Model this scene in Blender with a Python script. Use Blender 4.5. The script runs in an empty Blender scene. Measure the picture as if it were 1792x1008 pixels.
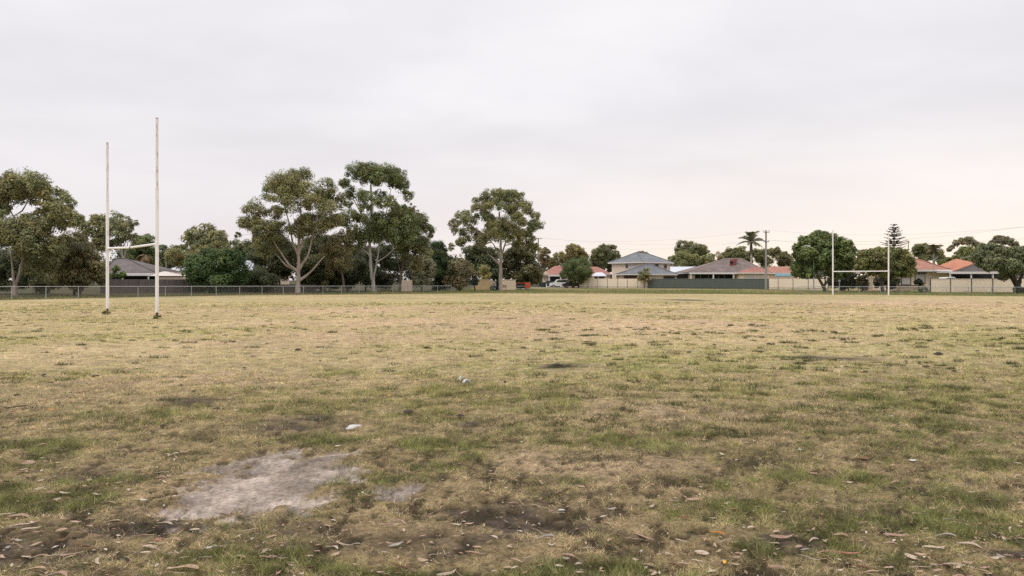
import bpy, math, random
import numpy as np
random.seed(7); RNG = np.random.default_rng(11)
F, CX, HY, EYE = 1294.0, 896.0, 490.0, 1.6       # focal length in photo pixels, picture centre, horizon row, eye height
S = bpy.context.scene; C = S.collection
R = math.radians

def gd(py): return EYE * F / (py - HY)            # distance of a ground point seen in photo row py
def P(px, py, D): return np.array([(px - CX) * D / F, D, EYE - (py - HY) * D / F])
def G(px, py):
    D = gd(py); return np.array([(px - CX) * D / F, D, 0.0])

# ------------------------------------------------------------------ noise
def _h(ix, iy, s):
    n = (ix.astype(np.int64) * 374761393 + iy.astype(np.int64) * 668265263 + s * 1442695041) & 0xffffffff
    n = ((n ^ (n >> 13)) * 1274126177) & 0xffffffff
    n = n ^ (n >> 16)
    return (n & 0xffff) / 65535.0
def vn(x, y, s=0):
    x = np.asarray(x, float); y = np.asarray(y, float)
    ix = np.floor(x); iy = np.floor(y); fx = x - ix; fy = y - iy
    fx = fx * fx * (3 - 2 * fx); fy = fy * fy * (3 - 2 * fy)
    a = _h(ix, iy, s); b = _h(ix + 1, iy, s); c = _h(ix, iy + 1, s); d = _h(ix + 1, iy + 1, s)
    return (a * (1 - fx) + b * fx) * (1 - fy) + (c * (1 - fx) + d * fx) * fy
def fbm(x, y, o=4, s=0):
    t = 0; a = .5; n = 0
    for k in range(o):
        t = t + a * vn(x * 2 ** k + 13.7 * k, y * 2 ** k + 7.1 * k, s + k); n += a; a *= .5
    return t / n
def ss(a, b, x):
    t = np.clip((x - a) / (b - a), 0, 1); return t * t * (3 - 2 * t)

# ------------------------------------------------------------------ objects
def tag(o, label=None, cat=None, group=None, kind=None):
    if label: o['label'] = label
    if cat: o['category'] = cat
    if group: o['group'] = group
    if kind: o['kind'] = kind
    return o
def thing(name, label, cat, loc=(0, 0, 0), group=None):
    o = bpy.data.objects.new(name, None); C.objects.link(o); o.location = tuple(float(v) for v in loc)
    o.empty_display_size = .2
    return tag(o, label, cat, group)
def origin(o):
    v = np.zeros(3)
    while o is not None: v = v + np.array(o.location); o = o.parent
    return v
def npmesh(name, V, faces, mat, parent=None, col=None, smooth=False, loc=None):
    """faces: array (M,k) of one polygon size"""
    V = np.asarray(V, np.float32)
    org = origin(parent) if parent is not None else (np.array(loc, float) if loc is not None else np.zeros(3))
    V = (V - org).astype(np.float32)
    me = bpy.data.meshes.new(name); n, k = faces.shape
    me.vertices.add(len(V)); me.vertices.foreach_set('co', V.ravel())
    me.loops.add(n * k); me.loops.foreach_set('vertex_index', faces.astype(np.int32).ravel())
    me.polygons.add(n); me.polygons.foreach_set('loop_start', np.arange(0, n * k, k, dtype=np.int32))
    if smooth: me.polygons.foreach_set('use_smooth', np.ones(n, bool))
    me.update(calc_edges=True)
    if col is not None:
        a = me.color_attributes.new('col', 'FLOAT_COLOR', 'POINT')
        c4 = np.ones((len(V), 4), np.float32); c4[:, :3] = col; a.data.foreach_set('color', c4.ravel())
    me.materials.append(mat)
    o = bpy.data.objects.new(name, me); C.objects.link(o)
    if parent is not None: o.parent = parent
    elif loc is not None: o.location = tuple(float(v) for v in loc)
    return o
class MB:
    def __init__(s): s.v = []; s.f = []; s.sm = []
    def add(s, V, Fs, sm=False):
        b = len(s.v); s.v += [tuple(map(float, p)) for p in V]
        for f in Fs: s.f.append(tuple(i + b for i in f)); s.sm.append(sm)
        return s
    def box(s, c, d, rz=0):
        x, y, z = d[0] / 2, d[1] / 2, d[2] / 2; cs, sn = math.cos(rz), math.sin(rz)
        V = [(c[0] + a * cs - b * sn, c[1] + a * sn + b * cs, c[2] + e) for e in (-z, z) for a, b in ((-x, -y), (x, -y), (x, y), (-x, y))]
        return s.add(V, [(3, 2, 1, 0), (4, 5, 6, 7), (0, 1, 5, 4), (1, 2, 6, 5), (2, 3, 7, 6), (3, 0, 4, 7)])
    def pbox(s, x0, y0, x1, y1, D, dep, base=None):
        """box whose front face spans photo pixels x0..x1, y0 (top)..y1 (bottom) at distance D"""
        a = P(x0, y0, D); b = P(x1, y1, D); z0 = b[2] if base is None else base
        return s.box(((a[0] + b[0]) / 2, D + dep / 2, (a[2] + z0) / 2), (abs(b[0] - a[0]), dep, abs(a[2] - z0)))
    def tube(s, pts, rad, n=6, caps=True):
        pts = [np.array(p, float) for p in pts]; m = len(pts)
        if not hasattr(rad, '__len__'): rad = [rad] * m
        V = []; 
        for i, p in enumerate(pts):
            t = pts[min(i + 1, m - 1)] - pts[max(i - 1, 0)]; t = t / (np.linalg.norm(t) + 1e-9)
            ref = np.array([1., 0, 0]) if abs(t[0]) < .8 else np.array([0, 1., 0])
            u = np.cross(t, ref); u /= np.linalg.norm(u) + 1e-9; w = np.cross(t, u)
            for k in range(n):
                a = 2 * math.pi * k / n; V.append(p + rad[i] * (math.cos(a) * u + math.sin(a) * w))
        Fs = [(i * n + k, i * n + (k + 1) % n, (i + 1) * n + (k + 1) % n, (i + 1) * n + k) for i in range(m - 1) for k in range(n)]
        s.add(V, Fs, True)
        if caps: s.add(V[:n], [tuple(range(n))[::-1]]); s.add(V[-n:], [tuple(range(n))])
        return s
    def prism(s, prof, y0, y1, ax='y', rz=0, at=(0, 0, 0)):
        """profile in (x,z) pushed along y"""
        n = len(prof); cs, sn = math.cos(rz), math.sin(rz)
        V = [(at[0] + x * cs - y * sn, at[1] + x * sn + y * cs, at[2] + z) for y in (y0, y1) for x, z in prof]
        return s.add(V, [tuple(range(n)), tuple(range(n, 2 * n))[::-1]] + [(i, i + n, (i + 1) % n + n, (i + 1) % n) for i in range(n)])
    def build(s, name, mat, parent=None, loc=None):
        org = origin(parent) if parent is not None else (np.array(loc, float) if loc is not None else np.zeros(3))
        me = bpy.data.meshes.new(name)
        me.from_pydata([(a - org[0], b - org[1], c - org[2]) for a, b, c in s.v], [], s.f); me.update()
        me.polygons.foreach_set('use_smooth', s.sm)
        me.materials.append(mat)
        o = bpy.data.objects.new(name, me); C.objects.link(o)
        if parent is not None: o.parent = parent
        elif loc is not None: o.location = tuple(float(v) for v in loc)
        return o
def copy_tree(o, parent=None):
    c = o.copy(); C.objects.link(c); c.parent = parent
    for ch in list(o.children): copy_tree(ch, c)
    return c

# ------------------------------------------------------------------ materials
def newmat(name):
    m = bpy.data.materials.new(name); m.use_nodes = True
    nt = m.node_tree; return m, nt.nodes, nt.links, nt.nodes['Principled BSDF']
def mat(name, col, rough=.7, var=.15, scale=3.0, col2=None, amt=.5, stretch=(1, 1, 1), metal=0, bump=0, spec=.3):
    m, N, L, b = newmat(name)
    tc = N.new('ShaderNodeTexCoord'); mp = N.new('ShaderNodeMapping'); mp.inputs['Scale'].default_value = stretch
    L.new(tc.outputs['Object'], mp.inputs['Vector'])
    nz = N.new('ShaderNodeTexNoise'); nz.inputs['Scale'].default_value = scale; nz.inputs['Detail'].default_value = 6
    L.new(mp.outputs[0], nz.inputs['Vector'])
    r = N.new('ShaderNodeValToRGB'); c2 = col2 or tuple(c * (1 - var * 1.5) for c in col)
    r.color_ramp.elements[0].position = .5 - .28 * (1 - abs(amt - .5)); r.color_ramp.elements[1].position = .5 + .28 * (1 - abs(amt - .5))
    if amt != .5:
        r.color_ramp.elements[0].position = max(0, amt - .08); r.color_ramp.elements[1].position = min(1, amt + .08)
    r.color_ramp.elements[0].color = (*c2, 1); r.color_ramp.elements[1].color = (*col, 1)
    L.new(nz.outputs['Fac'], r.inputs[0]); L.new(r.outputs[0], b.inputs['Base Color'])
    b.inputs['Roughness'].default_value = rough; b.inputs['Metallic'].default_value = metal
    b.inputs['Specular IOR Level'].default_value = spec
    if bump:
        bp = N.new('ShaderNodeBump'); bp.inputs['Strength'].default_value = bump; bp.inputs['Distance'].default_value = .02
        L.new(nz.outputs['Fac'], bp.inputs['Height']); L.new(bp.outputs[0], b.inputs['Normal'])
    return m
def tile_mat(name, col, col2):
    m, N, L, b = newmat(name)
    tc = N.new('ShaderNodeTexCoord')
    br = N.new('ShaderNodeTexNoise'); br.inputs['Scale'].default_value = 4.5; br.inputs['Detail'].default_value = 5
    L.new(tc.outputs['Object'], br.inputs['Vector'])
    big = N.new('ShaderNodeTexNoise'); big.inputs['Scale'].default_value = .6; big.inputs['Detail'].default_value = 4
    L.new(tc.outputs['Object'], big.inputs['Vector'])
    ad = N.new('ShaderNodeMath'); ad.operation = 'ADD'; L.new(br.outputs['Fac'], ad.inputs[0]); L.new(big.outputs['Fac'], ad.inputs[1])
    hf = N.new('ShaderNodeMath'); hf.operation = 'MULTIPLY'; hf.inputs[1].default_value = .5; L.new(ad.outputs[0], hf.inputs[0])
    r = N.new('ShaderNodeValToRGB'); r.color_ramp.elements[0].position = .38; r.color_ramp.elements[1].position = .62
    r.color_ramp.elements[0].color = (*col2, 1); r.color_ramp.elements[1].color = (*col, 1); L.new(hf.outputs[0], r.inputs[0])
    sp = N.new('ShaderNodeSeparateXYZ'); L.new(tc.outputs['Object'], sp.inputs[0])
    wv = N.new('ShaderNodeMath'); wv.operation = 'MULTIPLY'; wv.inputs[1].default_value = 6.5; L.new(sp.outputs['Z'], wv.inputs[0])
    fr = N.new('ShaderNodeMath'); fr.operation = 'FRACT'; L.new(wv.outputs[0], fr.inputs[0])
    bp = N.new('ShaderNodeBump'); bp.inputs['Strength'].default_value = .8; bp.inputs['Distance'].default_value = .05
    L.new(fr.outputs[0], bp.inputs['Height']); L.new(bp.outputs[0], b.inputs['Normal'])
    L.new(r.outputs[0], b.inputs['Base Color']); b.inputs['Roughness'].default_value = .75
    return m
def attr_mat(name, trans=.0, rough=.8, noise=0.0):
    m, N, L, b = newmat(name)
    a = N.new('ShaderNodeAttribute'); a.attribute_name = 'col'
    b.inputs['Roughness'].default_value = rough; b.inputs['Specular IOR Level'].default_value = .15
    L.new(a.outputs['Color'], b.inputs['Base Color'])
    if trans:
        t = N.new('ShaderNodeBsdfTranslucent'); L.new(a.outputs['Color'], t.inputs['Color'])
        mx = N.new('ShaderNodeMixShader'); mx.inputs[0].default_value = trans
        L.new(b.outputs[0], mx.inputs[1]); L.new(t.outputs[0], mx.inputs[2]); L.new(mx.outputs[0], N['Material Output'].inputs['Surface'])
    return m
M = {}
M['leaf'] = attr_mat('foliage', .22, .6)
M['blade'] = attr_mat('grass_blade', .25, .8)
M['chip'] = attr_mat('litter_chip', 0, .85)
M['gumbark'] = mat('gum_bark', (.54, .46, .38), .85, col2=(.24, .19, .155), scale=1.3, stretch=(3, 3, .5), amt=.5)
M['palebark'] = mat('pale_bark', (.52, .48, .44), .85, col2=(.25, .22, .19), scale=1.3, stretch=(3, 3, .5))
M['darkbark'] = mat('dark_bark', (.11, .085, .065), .9, col2=(.045, .035, .028), scale=2, stretch=(3, 3, .6))
M['brownbark'] = mat('brown_bark', (.2, .16, .125), .9, col2=(.09, .07, .055), scale=2, stretch=(3, 3, .6))
M['galv'] = mat('galvanised_steel', (.40, .41, .42), .5, var=.2, scale=2, metal=.3)
M['wire'] = mat('chain_wire', (.25, .255, .26), .6, metal=.3)
M['white'] = mat('white_paint', (.72, .70, .69), .5, var=.06, scale=2)
M['fascia'] = mat('fascia_paint', (.66, .63, .60), .5, var=.06)
M['postpaint'] = mat('weathered_white_paint', (.80, .785, .775), .55, col2=(.56, .50, .45), scale=2.2, stretch=(3, 3, .9), amt=.34)
M['rustpaint'] = mat('rusty_white_paint', (.74, .71, .68), .6, col2=(.38, .27, .195), scale=3.4, stretch=(5, 5, 1.1), amt=.40)
M['rust'] = mat('rust', (.11, .07, .05), .85, scale=8)
M['capgrey'] = mat('grey_pipe', (.32, .29, .28), .6)
M['cream'] = mat('cream_panel', (.82, .70, .56), .6, var=.06, scale=1.2)
M['creamwall'] = mat('cream_render', (.76, .62, .49), .8, var=.06, scale=1.5)
M['ochrewall'] = mat('ochre_wall', (.58, .42, .25), .85, var=.12, scale=1.2)
M['brick'] = mat('pale_brick', (.77, .62, .50), .85, var=.1, scale=6)
M['greenpanel'] = mat('green_panel', (.10, .118, .102), .55, var=.12, scale=1.5)
M['greenpost'] = mat('green_post', (.17, .21, .19), .6)
M['darkpost'] = mat('brown_post', (.055, .038, .033), .6)
M['paling'] = mat('weathered_paling', (.19, .165, .145), .9, col2=(.095, .08, .07), scale=2.5, stretch=(6, 6, .4))
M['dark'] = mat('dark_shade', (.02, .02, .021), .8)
M['glass'] = mat('window_glass', (.03, .034, .04), .12, spec=.5)
M['blind'] = mat('window_blind', (.55, .52, .48), .8, var=.05)
M['roofbrown'] = tile_mat('brown_roof_tiles', (.155, .125, .125), (.085, .068, .066))
M['roofgrey'] = tile_mat('grey_roof_tiles', (.19, .20, .215), (.12, .13, .14))
M['rooffaded'] = tile_mat('faded_brown_roof_tiles', (.215, .165, .145), (.10, .076, .070))
M['roofred'] = tile_mat('red_roof_tiles', (.36, .155, .115), (.24, .10, .08))
M['roofpink'] = tile_mat('faded_red_roof_tiles', (.40, .185, .125), (.26, .115, .08))
M['rooforange'] = tile_mat('orange_roof_tiles', (.50, .215, .12), (.37, .145, .08))
M['ridge'] = mat('ridge_cap', (.33, .26, .23), .8)
M['metalroof'] = mat('silver_roof_sheet', (.58, .60, .64), .45, var=.06, metal=.2)
M['paleroof'] = mat('pale_roof_sheet', (.60, .54, .48), .5, var=.05)
M['greyclad'] = mat('grey_cladding', (.21, .19, .185), .8, var=.15, scale=2)
M['redpaint'] = mat('dark_red_brick', (.20, .05, .04), .8)
M['teal'] = mat('teal_tarp', (.13, .24, .27), .6, var=.2)
M['concrete'] = mat('pole_concrete', (.33, .31, .29), .85, var=.15, scale=3)
M['polewood'] = mat('pole_timber', (.26, .22, .19), .9, var=.3, scale=2, stretch=(4, 4, .4))
M['line'] = mat('black_cable', (.44, .42, .42), .6)
M['road'] = mat('asphalt', (.16, .155, .15), .9, scale=4)
M['kerb'] = mat('kerb_concrete', (.42, .40, .37), .85)
M['carwhite'] = mat('white_car_paint', (.72, .71, .70), .25, var=.02, spec=.5)
M['cardark'] = mat('dark_car_paint', (.03, .032, .036), .3, var=.05, spec=.5)
M['tyre'] = mat('tyre_rubber', (.02, .02, .02), .9)
M['orange'] = mat('orange_red_paint', (.50, .10, .05), .5)
M['binGreen'] = mat('dark_green_plastic', (.018, .05, .042), .5)
M['steelgrey'] = mat('grey_painted_steel', (.30, .31, .32), .5, var=.2)
M['timber'] = mat('bench_timber', (.24, .17, .12), .85)
# litter
M['l_tan'] = mat('tan_leaf', (.52, .38, .26), .8, col2=(.24, .165, .105), scale=18)
M['l_pale'] = mat('pale_leaf', (.58, .46, .34), .8, col2=(.34, .28, .23), scale=18)
M['l_pink'] = mat('pinkish_leaf', (.47, .33, .25), .8, col2=(.25, .15, .11), scale=18)
M['l_grey'] = mat('grey_leaf', (.40, .35, .29), .8, col2=(.22, .20, .175), scale=18)
M['l_brown'] = mat('brown_leaf', (.20, .11, .06), .8, col2=(.10, .055, .03), scale=18)
M['l_orange'] = mat('orange_leaf', (.55, .25, .06), .7, col2=(.36, .15, .04), scale=18)
M['l_yellow'] = mat('yellow_leaf', (.70, .42, .05), .7, col2=(.52, .27, .04), scale=18)
M['l_red'] = mat('red_leaf', (.44, .22, .165), .8, col2=(.28, .13, .10), scale=18)
M['l_white'] = mat('white_paper', (.54, .52, .50), .8, var=.08, scale=14)
M['l_dark'] = mat('dark_twig_bark', (.045, .035, .028), .9)
M['clod'] = mat('dark_clod_soil', (.075, .06, .044), .95, col2=(.04, .032, .024), scale=20)
M['rag_grey'] = mat('grey_rag', (.12, .115, .12), .85, scale=15)

# ------------------------------------------------------------------ ground: what grows or lies where (albedo, cover, greenness)
def E(px, py, rx, ry): # an area given by its centre and half sizes as seen in the photo, turned into metres on the ground
    c = G(px, py); D = c[1]; return (c[0], D, rx * D / F, max(.08, ry * D * D / (EYE * F)))
SAND = [E(470, 840, 135, 52), E(540, 812, 75, 36), E(420, 868, 95, 28), E(330, 895, 70, 10), E(690, 856, 48, 13), E(345, 900, 40, 8), E(480, 795, 60, 14)]
DIRT = [E(910, 902, 172, 31), E(535, 737, 95, 20), E(60, 950, 190, 38), E(1375, 945, 65, 22), E(820, 742, 26, 6), E(230, 925, 120, 22), E(740, 945, 170, 26),
        E(990, 640, 55, 6), E(560, 925, 90, 18), E(1760, 965, 60, 14), E(150, 830, 60, 14), E(1450, 625, 90, 6), E(1200, 525, 40, 2.0), E(330, 700, 60, 7)]
GREEN = [E(60, 870, 150, 45), E(20, 790, 120, 28), E(1640, 915, 230, 80), E(1380, 905, 130, 50), E(810, 785, 110, 22), E(570, 765, 120, 13), E(1240, 900, 110, 30),
         E(1520, 588, 330, 18), E(1720, 605, 150, 22), E(1150, 630, 280, 24), E(300, 580, 330, 15), E(150, 562, 180, 9), E(760, 690, 260, 26), E(1100, 770, 150, 15),
         E(1700, 760, 160, 40), E(250, 720, 200, 22), E(1600, 690, 260, 30), E(850, 528, 200, 3), E(1250, 527, 180, 4), E(650, 840, 80, 22), E(450, 980, 160, 20),
         E(900, 1000, 260, 16), E(1400, 840, 150, 25), E(640, 650, 150, 10)]
PINK = [E(900, 570, 520, 22), E(1250, 580, 170, 9), E(1600, 533, 400, 12), E(560, 590, 260, 16), E(1050, 800, 170, 40), E(1150, 720, 150, 25), E(300, 660, 260, 14), E(640, 541, 300, 5)]
def area(x, y, lst, s, soft=.55, w=1.1):
    m = np.zeros_like(x)
    for i, (cx, cy, a, b) in enumerate(lst):
        near = (np.abs(x - cx) < 2.3 * a) & (np.abs(y - cy) < 2.3 * b)
        if not near.any(): continue
        xx, yy = x[near], y[near]; k = max(.12, min(a, b) * .55)
        e = np.sqrt(((xx - cx) / a) ** 2 + ((yy - cy) / b) ** 2) + w * (fbm(xx / k, yy / k, 4, s + i) - .5)
        m[near] = np.maximum(m[near], 1 - ss(1 - soft, 1 + soft * .6, e))
    return m
# far edge of the mown field, from left to right (photo columns and rows)
EDGE = np.array([G(px, py)[:2] for px, py in ((-500, 527), (0, 525.5), (150, 522), (320, 518), (600, 515.3), (850, 513.4), (1000, 513.8), (1200, 514.2), (1400, 515.5), (1600, 516.8), (1792, 518.8), (2300, 523))])
def edge_y(x): return np.interp(x, EDGE[:, 0], EDGE[:, 1])
LF0, LF1 = G(20, 525.4), G(790, 511.9)            # left chain wire fence line
def vg_e(x, y): return ss(-.6, .6, y - edge_y(x))
def mix(a, b, t): return a + (np.asarray(b) - a) * t[:, None]
def ground(x, y):
    r = np.hypot(x, y)
    n6 = fbm(x / 7, y / 4, 4, 50); n1 = fbm(x / 1.3, y / 1.0, 4, 60); n3 = fbm(x / .33, y / .30, 3, 70); n05 = fbm(x / .08, y / .07, 3, 80)
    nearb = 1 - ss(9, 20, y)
    sand = area(x, y, SAND, 100, .7, 1.5); dirt = area(x, y, DIRT, 200, .7, .65)
    gr = area(x, y, GREEN, 300, .75, 1.3); pk = area(x, y, PINK, 400, .7, .9)
    far = ss(5.5, 14, y)
    c = np.tile(np.array([.38, .285, .155]), (len(x), 1)); c = mix(c, (.465, .365, .205), far)
    c = mix(c, (.50, .365, .235), pk * .8); c = c * (1 + .30 * (fbm(x / 5, y / 9, 4, 51) - .5) * far)[:, None]
    n08 = fbm(x / .8, y / .8, 4, 65)
    clump = ss(.40, .60, n08 * .5 + n3 * .5); gr = gr * (1 - .3 * far)
    mott = ss(.44, .60, n3 * .55 + fbm(x / .18, y / .18, 3, 66) * .45); n2b = fbm(x / 3.2, y / 3.2, 3, 67)
    g = np.clip((gr * (.30 + .30 * ss(.38, .6, n08) + .60 * (1 - ss(4.5, 8.0, y))) + (.20 + .22 * far) * ss(.40, .62, n6) * (1 - .7 * pk) + .20 * ss(.42, .6, n2b) * (.4 + .6 * clump)) * (.35 + 1.15 * mott), 0, 1)
    gcol = mix(np.tile(np.array([.15, .165, .05]), (len(x), 1)), (.315, .30, .115), far)
    gcol = mix(gcol, (.27, .255, .085), ss(.35, .65, fbm(x / 2.2, y / 2.2, 3, 90)) * .6)
    c = c + (gcol - c) * (g * .85)[:, None]
    # soil in the thin thatch close by, with tiny shadows between tussocks painted in
    soil = ss(.47, .62, n3 * .5 + n05 * .5) * (1 - .8 * far) * .8
    c = mix(c, (.095, .072, .05), soil * (1 - sand))
    dk = dirt * (.55 + .45 * ss(.35, .6, n3))
    c = mix(c, (.072, .056, .046), dk * .95)
    sg = mix(np.tile(np.array([.405, .342, .292]), (len(x), 1)), (.17, .135, .11), ss(.47, .58, fbm(x / .30, y / .30, 4, 95) * .55 + n05 * .45) * .7)
    sd = ss(.06, .62, sand * 1.02 + 1.2 * (n3 - .5) + 1.2 * (n05 - .5)) * ss(.05, .35, sand)
    c = c + (sg - c) * (sd * .95)[:, None]
    c = c * (1 + .7 * (n05 - .5) * (1 - ss(12, 40, y)) + .7 * (n3 - .5) + .35 * (n1 - .5))[:, None]
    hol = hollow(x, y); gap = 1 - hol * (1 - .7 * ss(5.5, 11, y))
    c = mix(c, (.05, .04, .025), hol * (.82 - .62 * ss(5.5, 11, y)) * (1 - .75 * sd) * (1 - vg_e(x, y)))  # hollows between clumps darkened: humus, plus their deep shade painted in
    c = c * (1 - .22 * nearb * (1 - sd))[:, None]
    cover = np.clip((1 - .97 * sd) * (1 - .95 * ss(.1, .6, dk)) * (.5 + .6 * clump) * (.08 + .92 * gap), 0, 1)
    # verge beyond the mown field, and the gardens behind
    d = y - edge_y(x)
    vg = ss(-.6, .6, d + 3 * (n1 - .5))
    vc = mix(np.tile(np.array([.165, .175, .06]), (len(x), 1)), (.34, .275, .15), ss(.45, .66, fbm(x / 9, y / 9, 4, 33)))
    vc = vc * (1 + .5 * (n1 - .5))[:, None]
    c = c + (vc - c) * vg[:, None]
    g = g + (.75 - g) * vg
    t = (x - LF0[0]) / (LF1[0] - LF0[0]); fy = LF0[1] + t * (LF1[1] - LF0[1])
    behind = np.maximum(np.where(x < LF1[0], ss(3, 8, y - fy + 4 * (n6 - .5)), 0), ss(150, 172, y))
    c = mix(c, (.07, .065, .04), behind * .92)
    return c, cover, g, sd, dk, vg
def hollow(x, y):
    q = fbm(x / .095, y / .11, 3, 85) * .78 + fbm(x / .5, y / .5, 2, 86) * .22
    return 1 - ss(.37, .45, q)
def height(x, y):
    r = np.hypot(x, y); fn = 1 - ss(9, 22, r); fm = 1 - ss(25, 55, r)
    h = .028 * (fbm(x / .42, y / .42, 3, 500) - .5) * fn + .012 * (fbm(x / .09, y / .09, 2, 510) - .5) * (1 - ss(6, 12, r)) + .08 * (fbm(x / 2.6, y / 2.6, 3, 520) - .5) * fm
    h = h - .024 * hollow(x, y) * (1 - ss(9, 20, r))
    h = h - .035 * ss(.1, .7, area(x, y, SAND, 100, .5, 1.0)) - .02 * area(x, y, DIRT[:1], 200, .7, 1.3)
    h = h + .10 * (fbm(x / 9, y / 9, 2, 530) - .5) * ss(5, 12, r) * (1 - ss(50, 80, r))
    return h
def hz(x, y): return float(height(np.array([x], float), np.array([y], float))[0])

ys = [-400., -60, -20, -8, -3, 0, 1.2, 2.0, 2.6]
y = 3.0
while y < 190: ys.append(y); y *= 1.0062 if y < 30 else 1.009
ys += [200, 215, 240, 280, 350, 500, 800, 1400, 3000]
ys = np.array(ys)
sd_t = np.linspace(.785, 1.75, 170)
tx = np.concatenate([[-300, -40, -8, -3], -sd_t[::-1], np.linspace(-.78, .78, 820), sd_t, [3, 8, 40, 300]])
X = tx[None, :] * (np.maximum(ys, 0)[:, None] + 4.0); Y = np.repeat(ys[:, None], len(tx), 1)
xf, yf = X.ravel(), Y.ravel()
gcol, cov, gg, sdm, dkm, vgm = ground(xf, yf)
Z = height(xf, yf)
nr, nc = X.shape
idx = np.arange(nr * nc).reshape(nr, nc)
quads = np.stack([idx[:-1, :-1], idx[:-1, 1:], idx[1:, 1:], idx[1:, :-1]], -1).reshape(-1, 4)
m, N, L, b = newmat('dry_field_turf')
a = N.new('ShaderNodeAttribute'); a.attribute_name = 'col'
tc = N.new('ShaderNodeTexCoord')
n1 = N.new('ShaderNodeTexNoise'); n1.inputs['Scale'].default_value = 26; n1.inputs['Detail'].default_value = 8; n1.inputs['Roughness'].default_value = .7
n2 = N.new('ShaderNodeTexNoise'); n2.inputs['Scale'].default_value = 3.2; n2.inputs['Detail'].default_value = 7; n2.inputs['Roughness'].default_value = .75
for n_ in (n1, n2): L.new(tc.outputs['Object'], n_.inputs['Vector'])
r1 = N.new('ShaderNodeMapRange'); r1.inputs['From Min'].default_value = .3; r1.inputs['From Max'].default_value = .7; r1.inputs['To Min'].default_value = .50; r1.inputs['To Max'].default_value = 1.42
r2 = N.new('ShaderNodeMapRange'); r2.inputs['From Min'].default_value = .3; r2.inputs['From Max'].default_value = .7; r2.inputs['To Min'].default_value = .62; r2.inputs['To Max'].default_value = 1.34
L.new(n1.outputs['Fac'], r1.inputs['Value']); L.new(n2.outputs['Fac'], r2.inputs['Value'])
mm = N.new('ShaderNodeMath'); mm.operation = 'MULTIPLY'; L.new(r1.outputs[0], mm.inputs[0]); L.new(r2.outputs[0], mm.inputs[1])
vm = N.new('ShaderNodeVectorMath'); vm.operation = 'SCALE'; L.new(a.outputs['Color'], vm.inputs[0]); L.new(mm.outputs[0], vm.inputs['Scale'])
L.new(vm.outputs[0], b.inputs['Base Color']); b.inputs['Roughness'].default_value = .95; b.inputs['Specular IOR Level'].default_value = .05
bp = N.new('ShaderNodeBump'); bp.inputs['Strength'].default_value = .6; bp.inputs['Distance'].default_value = .03
L.new(n1.outputs['Fac'], bp.inputs['Height']); L.new(bp.outputs[0], b.inputs['Normal'])
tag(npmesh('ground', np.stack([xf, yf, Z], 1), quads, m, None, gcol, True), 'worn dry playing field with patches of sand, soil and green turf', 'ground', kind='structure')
del xf, yf, X, Y

# ------------------------------------------------------------------ grass blades (nobody could count them)
TUFTS = [(677, 833), (718, 837), (644, 849), (576, 846), (597, 834), (614, 811), (712, 811), (745, 814), (609, 863), (38, 882), (385, 925), (1082, 629), (1411, 671), (1369, 625),
         (1280, 633), (1214, 638), (1468, 692), (1498, 699), (1507, 719), (1384, 717), (1020, 838), (1240, 880), (1290, 895), (1455, 925), (1440, 985), (1690, 930), (1630, 905), (60, 800),
         (20, 860), (80, 880), (170, 720), (300, 790), (560, 770), (600, 770), (860, 612), (1005, 840), (1180, 890), (1330, 905), (1700, 900), (1560, 920), (790, 1000), (1350, 965), (1760, 990)]
def blades(n, d0, d1, pw):
    u = RNG.random(n); D = (d0 ** (1 - pw) + u * (d1 ** (1 - pw) - d0 ** (1 - pw))) ** (1 / (1 - pw))
    x = (RNG.random(n) * 2 - 1) * .86 * (D + 2.2); return x, D
parts = []
x, y = [np.concatenate(q) for q in zip(blades(960000, 3.0, 52, .72), blades(930000, 3.0, 13, .9))]
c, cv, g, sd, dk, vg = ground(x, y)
k = RNG.random(len(x)) < cv; x, y, c, g = x[k], y[k], c[k], g[k]
tcl = ss(.5, .68, fbm(x / .28, y / .28, 3, 610))
ln = (.020 + .028 * RNG.random(len(x)) ** 1.5) * (1 + .35 * g + .7 * tcl * g) * (1 + .012 * y)
farb = ss(7, 22, y); gsel = RNG.random(len(x)) < np.clip(g * .95 * (1 - .3 * farb) + .06, 0, 1)
up = np.where(gsel, .45 + .5 * RNG.random(len(x)), .1 + .5 * RNG.random(len(x)))
dry = np.array([.52, .41, .25]); dry2 = np.array([.33, .245, .145]); grn = np.array([.125, .155, .046]); grn2 = np.array([.225, .215, .085])
t = RNG.random(len(x))[:, None]; gd_ = grn + (grn2 - grn) * t; gd_ = gd_ + (np.array([.255, .235, .10]) - gd_) * (.12 + .70 * ss(5, 11, y))[:, None]; dd_ = dry2 + (dry - dry2) * t
bc = np.where(gsel[:, None], gd_, dd_); cf = fbm(x / .085, y / .085, 2, 620); cf2 = fbm(x / .22, y / .22, 2, 625)
km = (.82 - .40 * ss(10, 30, y))[:, None]; bc = (bc * km + c * 1.12 * (1 - km)) * (.42 + 1.4 * ss(.25, .75, cf * .55 + cf2 * .45))[:, None] * (1 + .16 * ss(6, 16, y))[:, None]; ln = ln * (.6 + .9 * ss(.3, .7, cf))
parts.append((x, y, ln, up, bc, np.maximum(.0042, .00072 * y)))
tx_, ty_, tl, tu, tcol, tw = [], [], [], [], [], []
nt_ = 6200
mx_, my_ = blades(nt_, 4.2, 52, .55)
_, mcv, mg, msd, mdk, _ = ground(mx_, my_)
pr_ = (.25 + 1.1 * mg + .5 * ss(.5, .65, fbm(mx_ / 3, my_ / 3, 3, 660))) * (1 - .8 * msd) * (1 - .5 * mdk)
kp = RNG.random(nt_) < pr_ * .8
more = [(a, b, .25 + .55 * RNG.random() ** 2, g_, RNG.random()) for a, b, g_ in zip(mx_[kp], my_[kp], mg[kp])]
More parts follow.
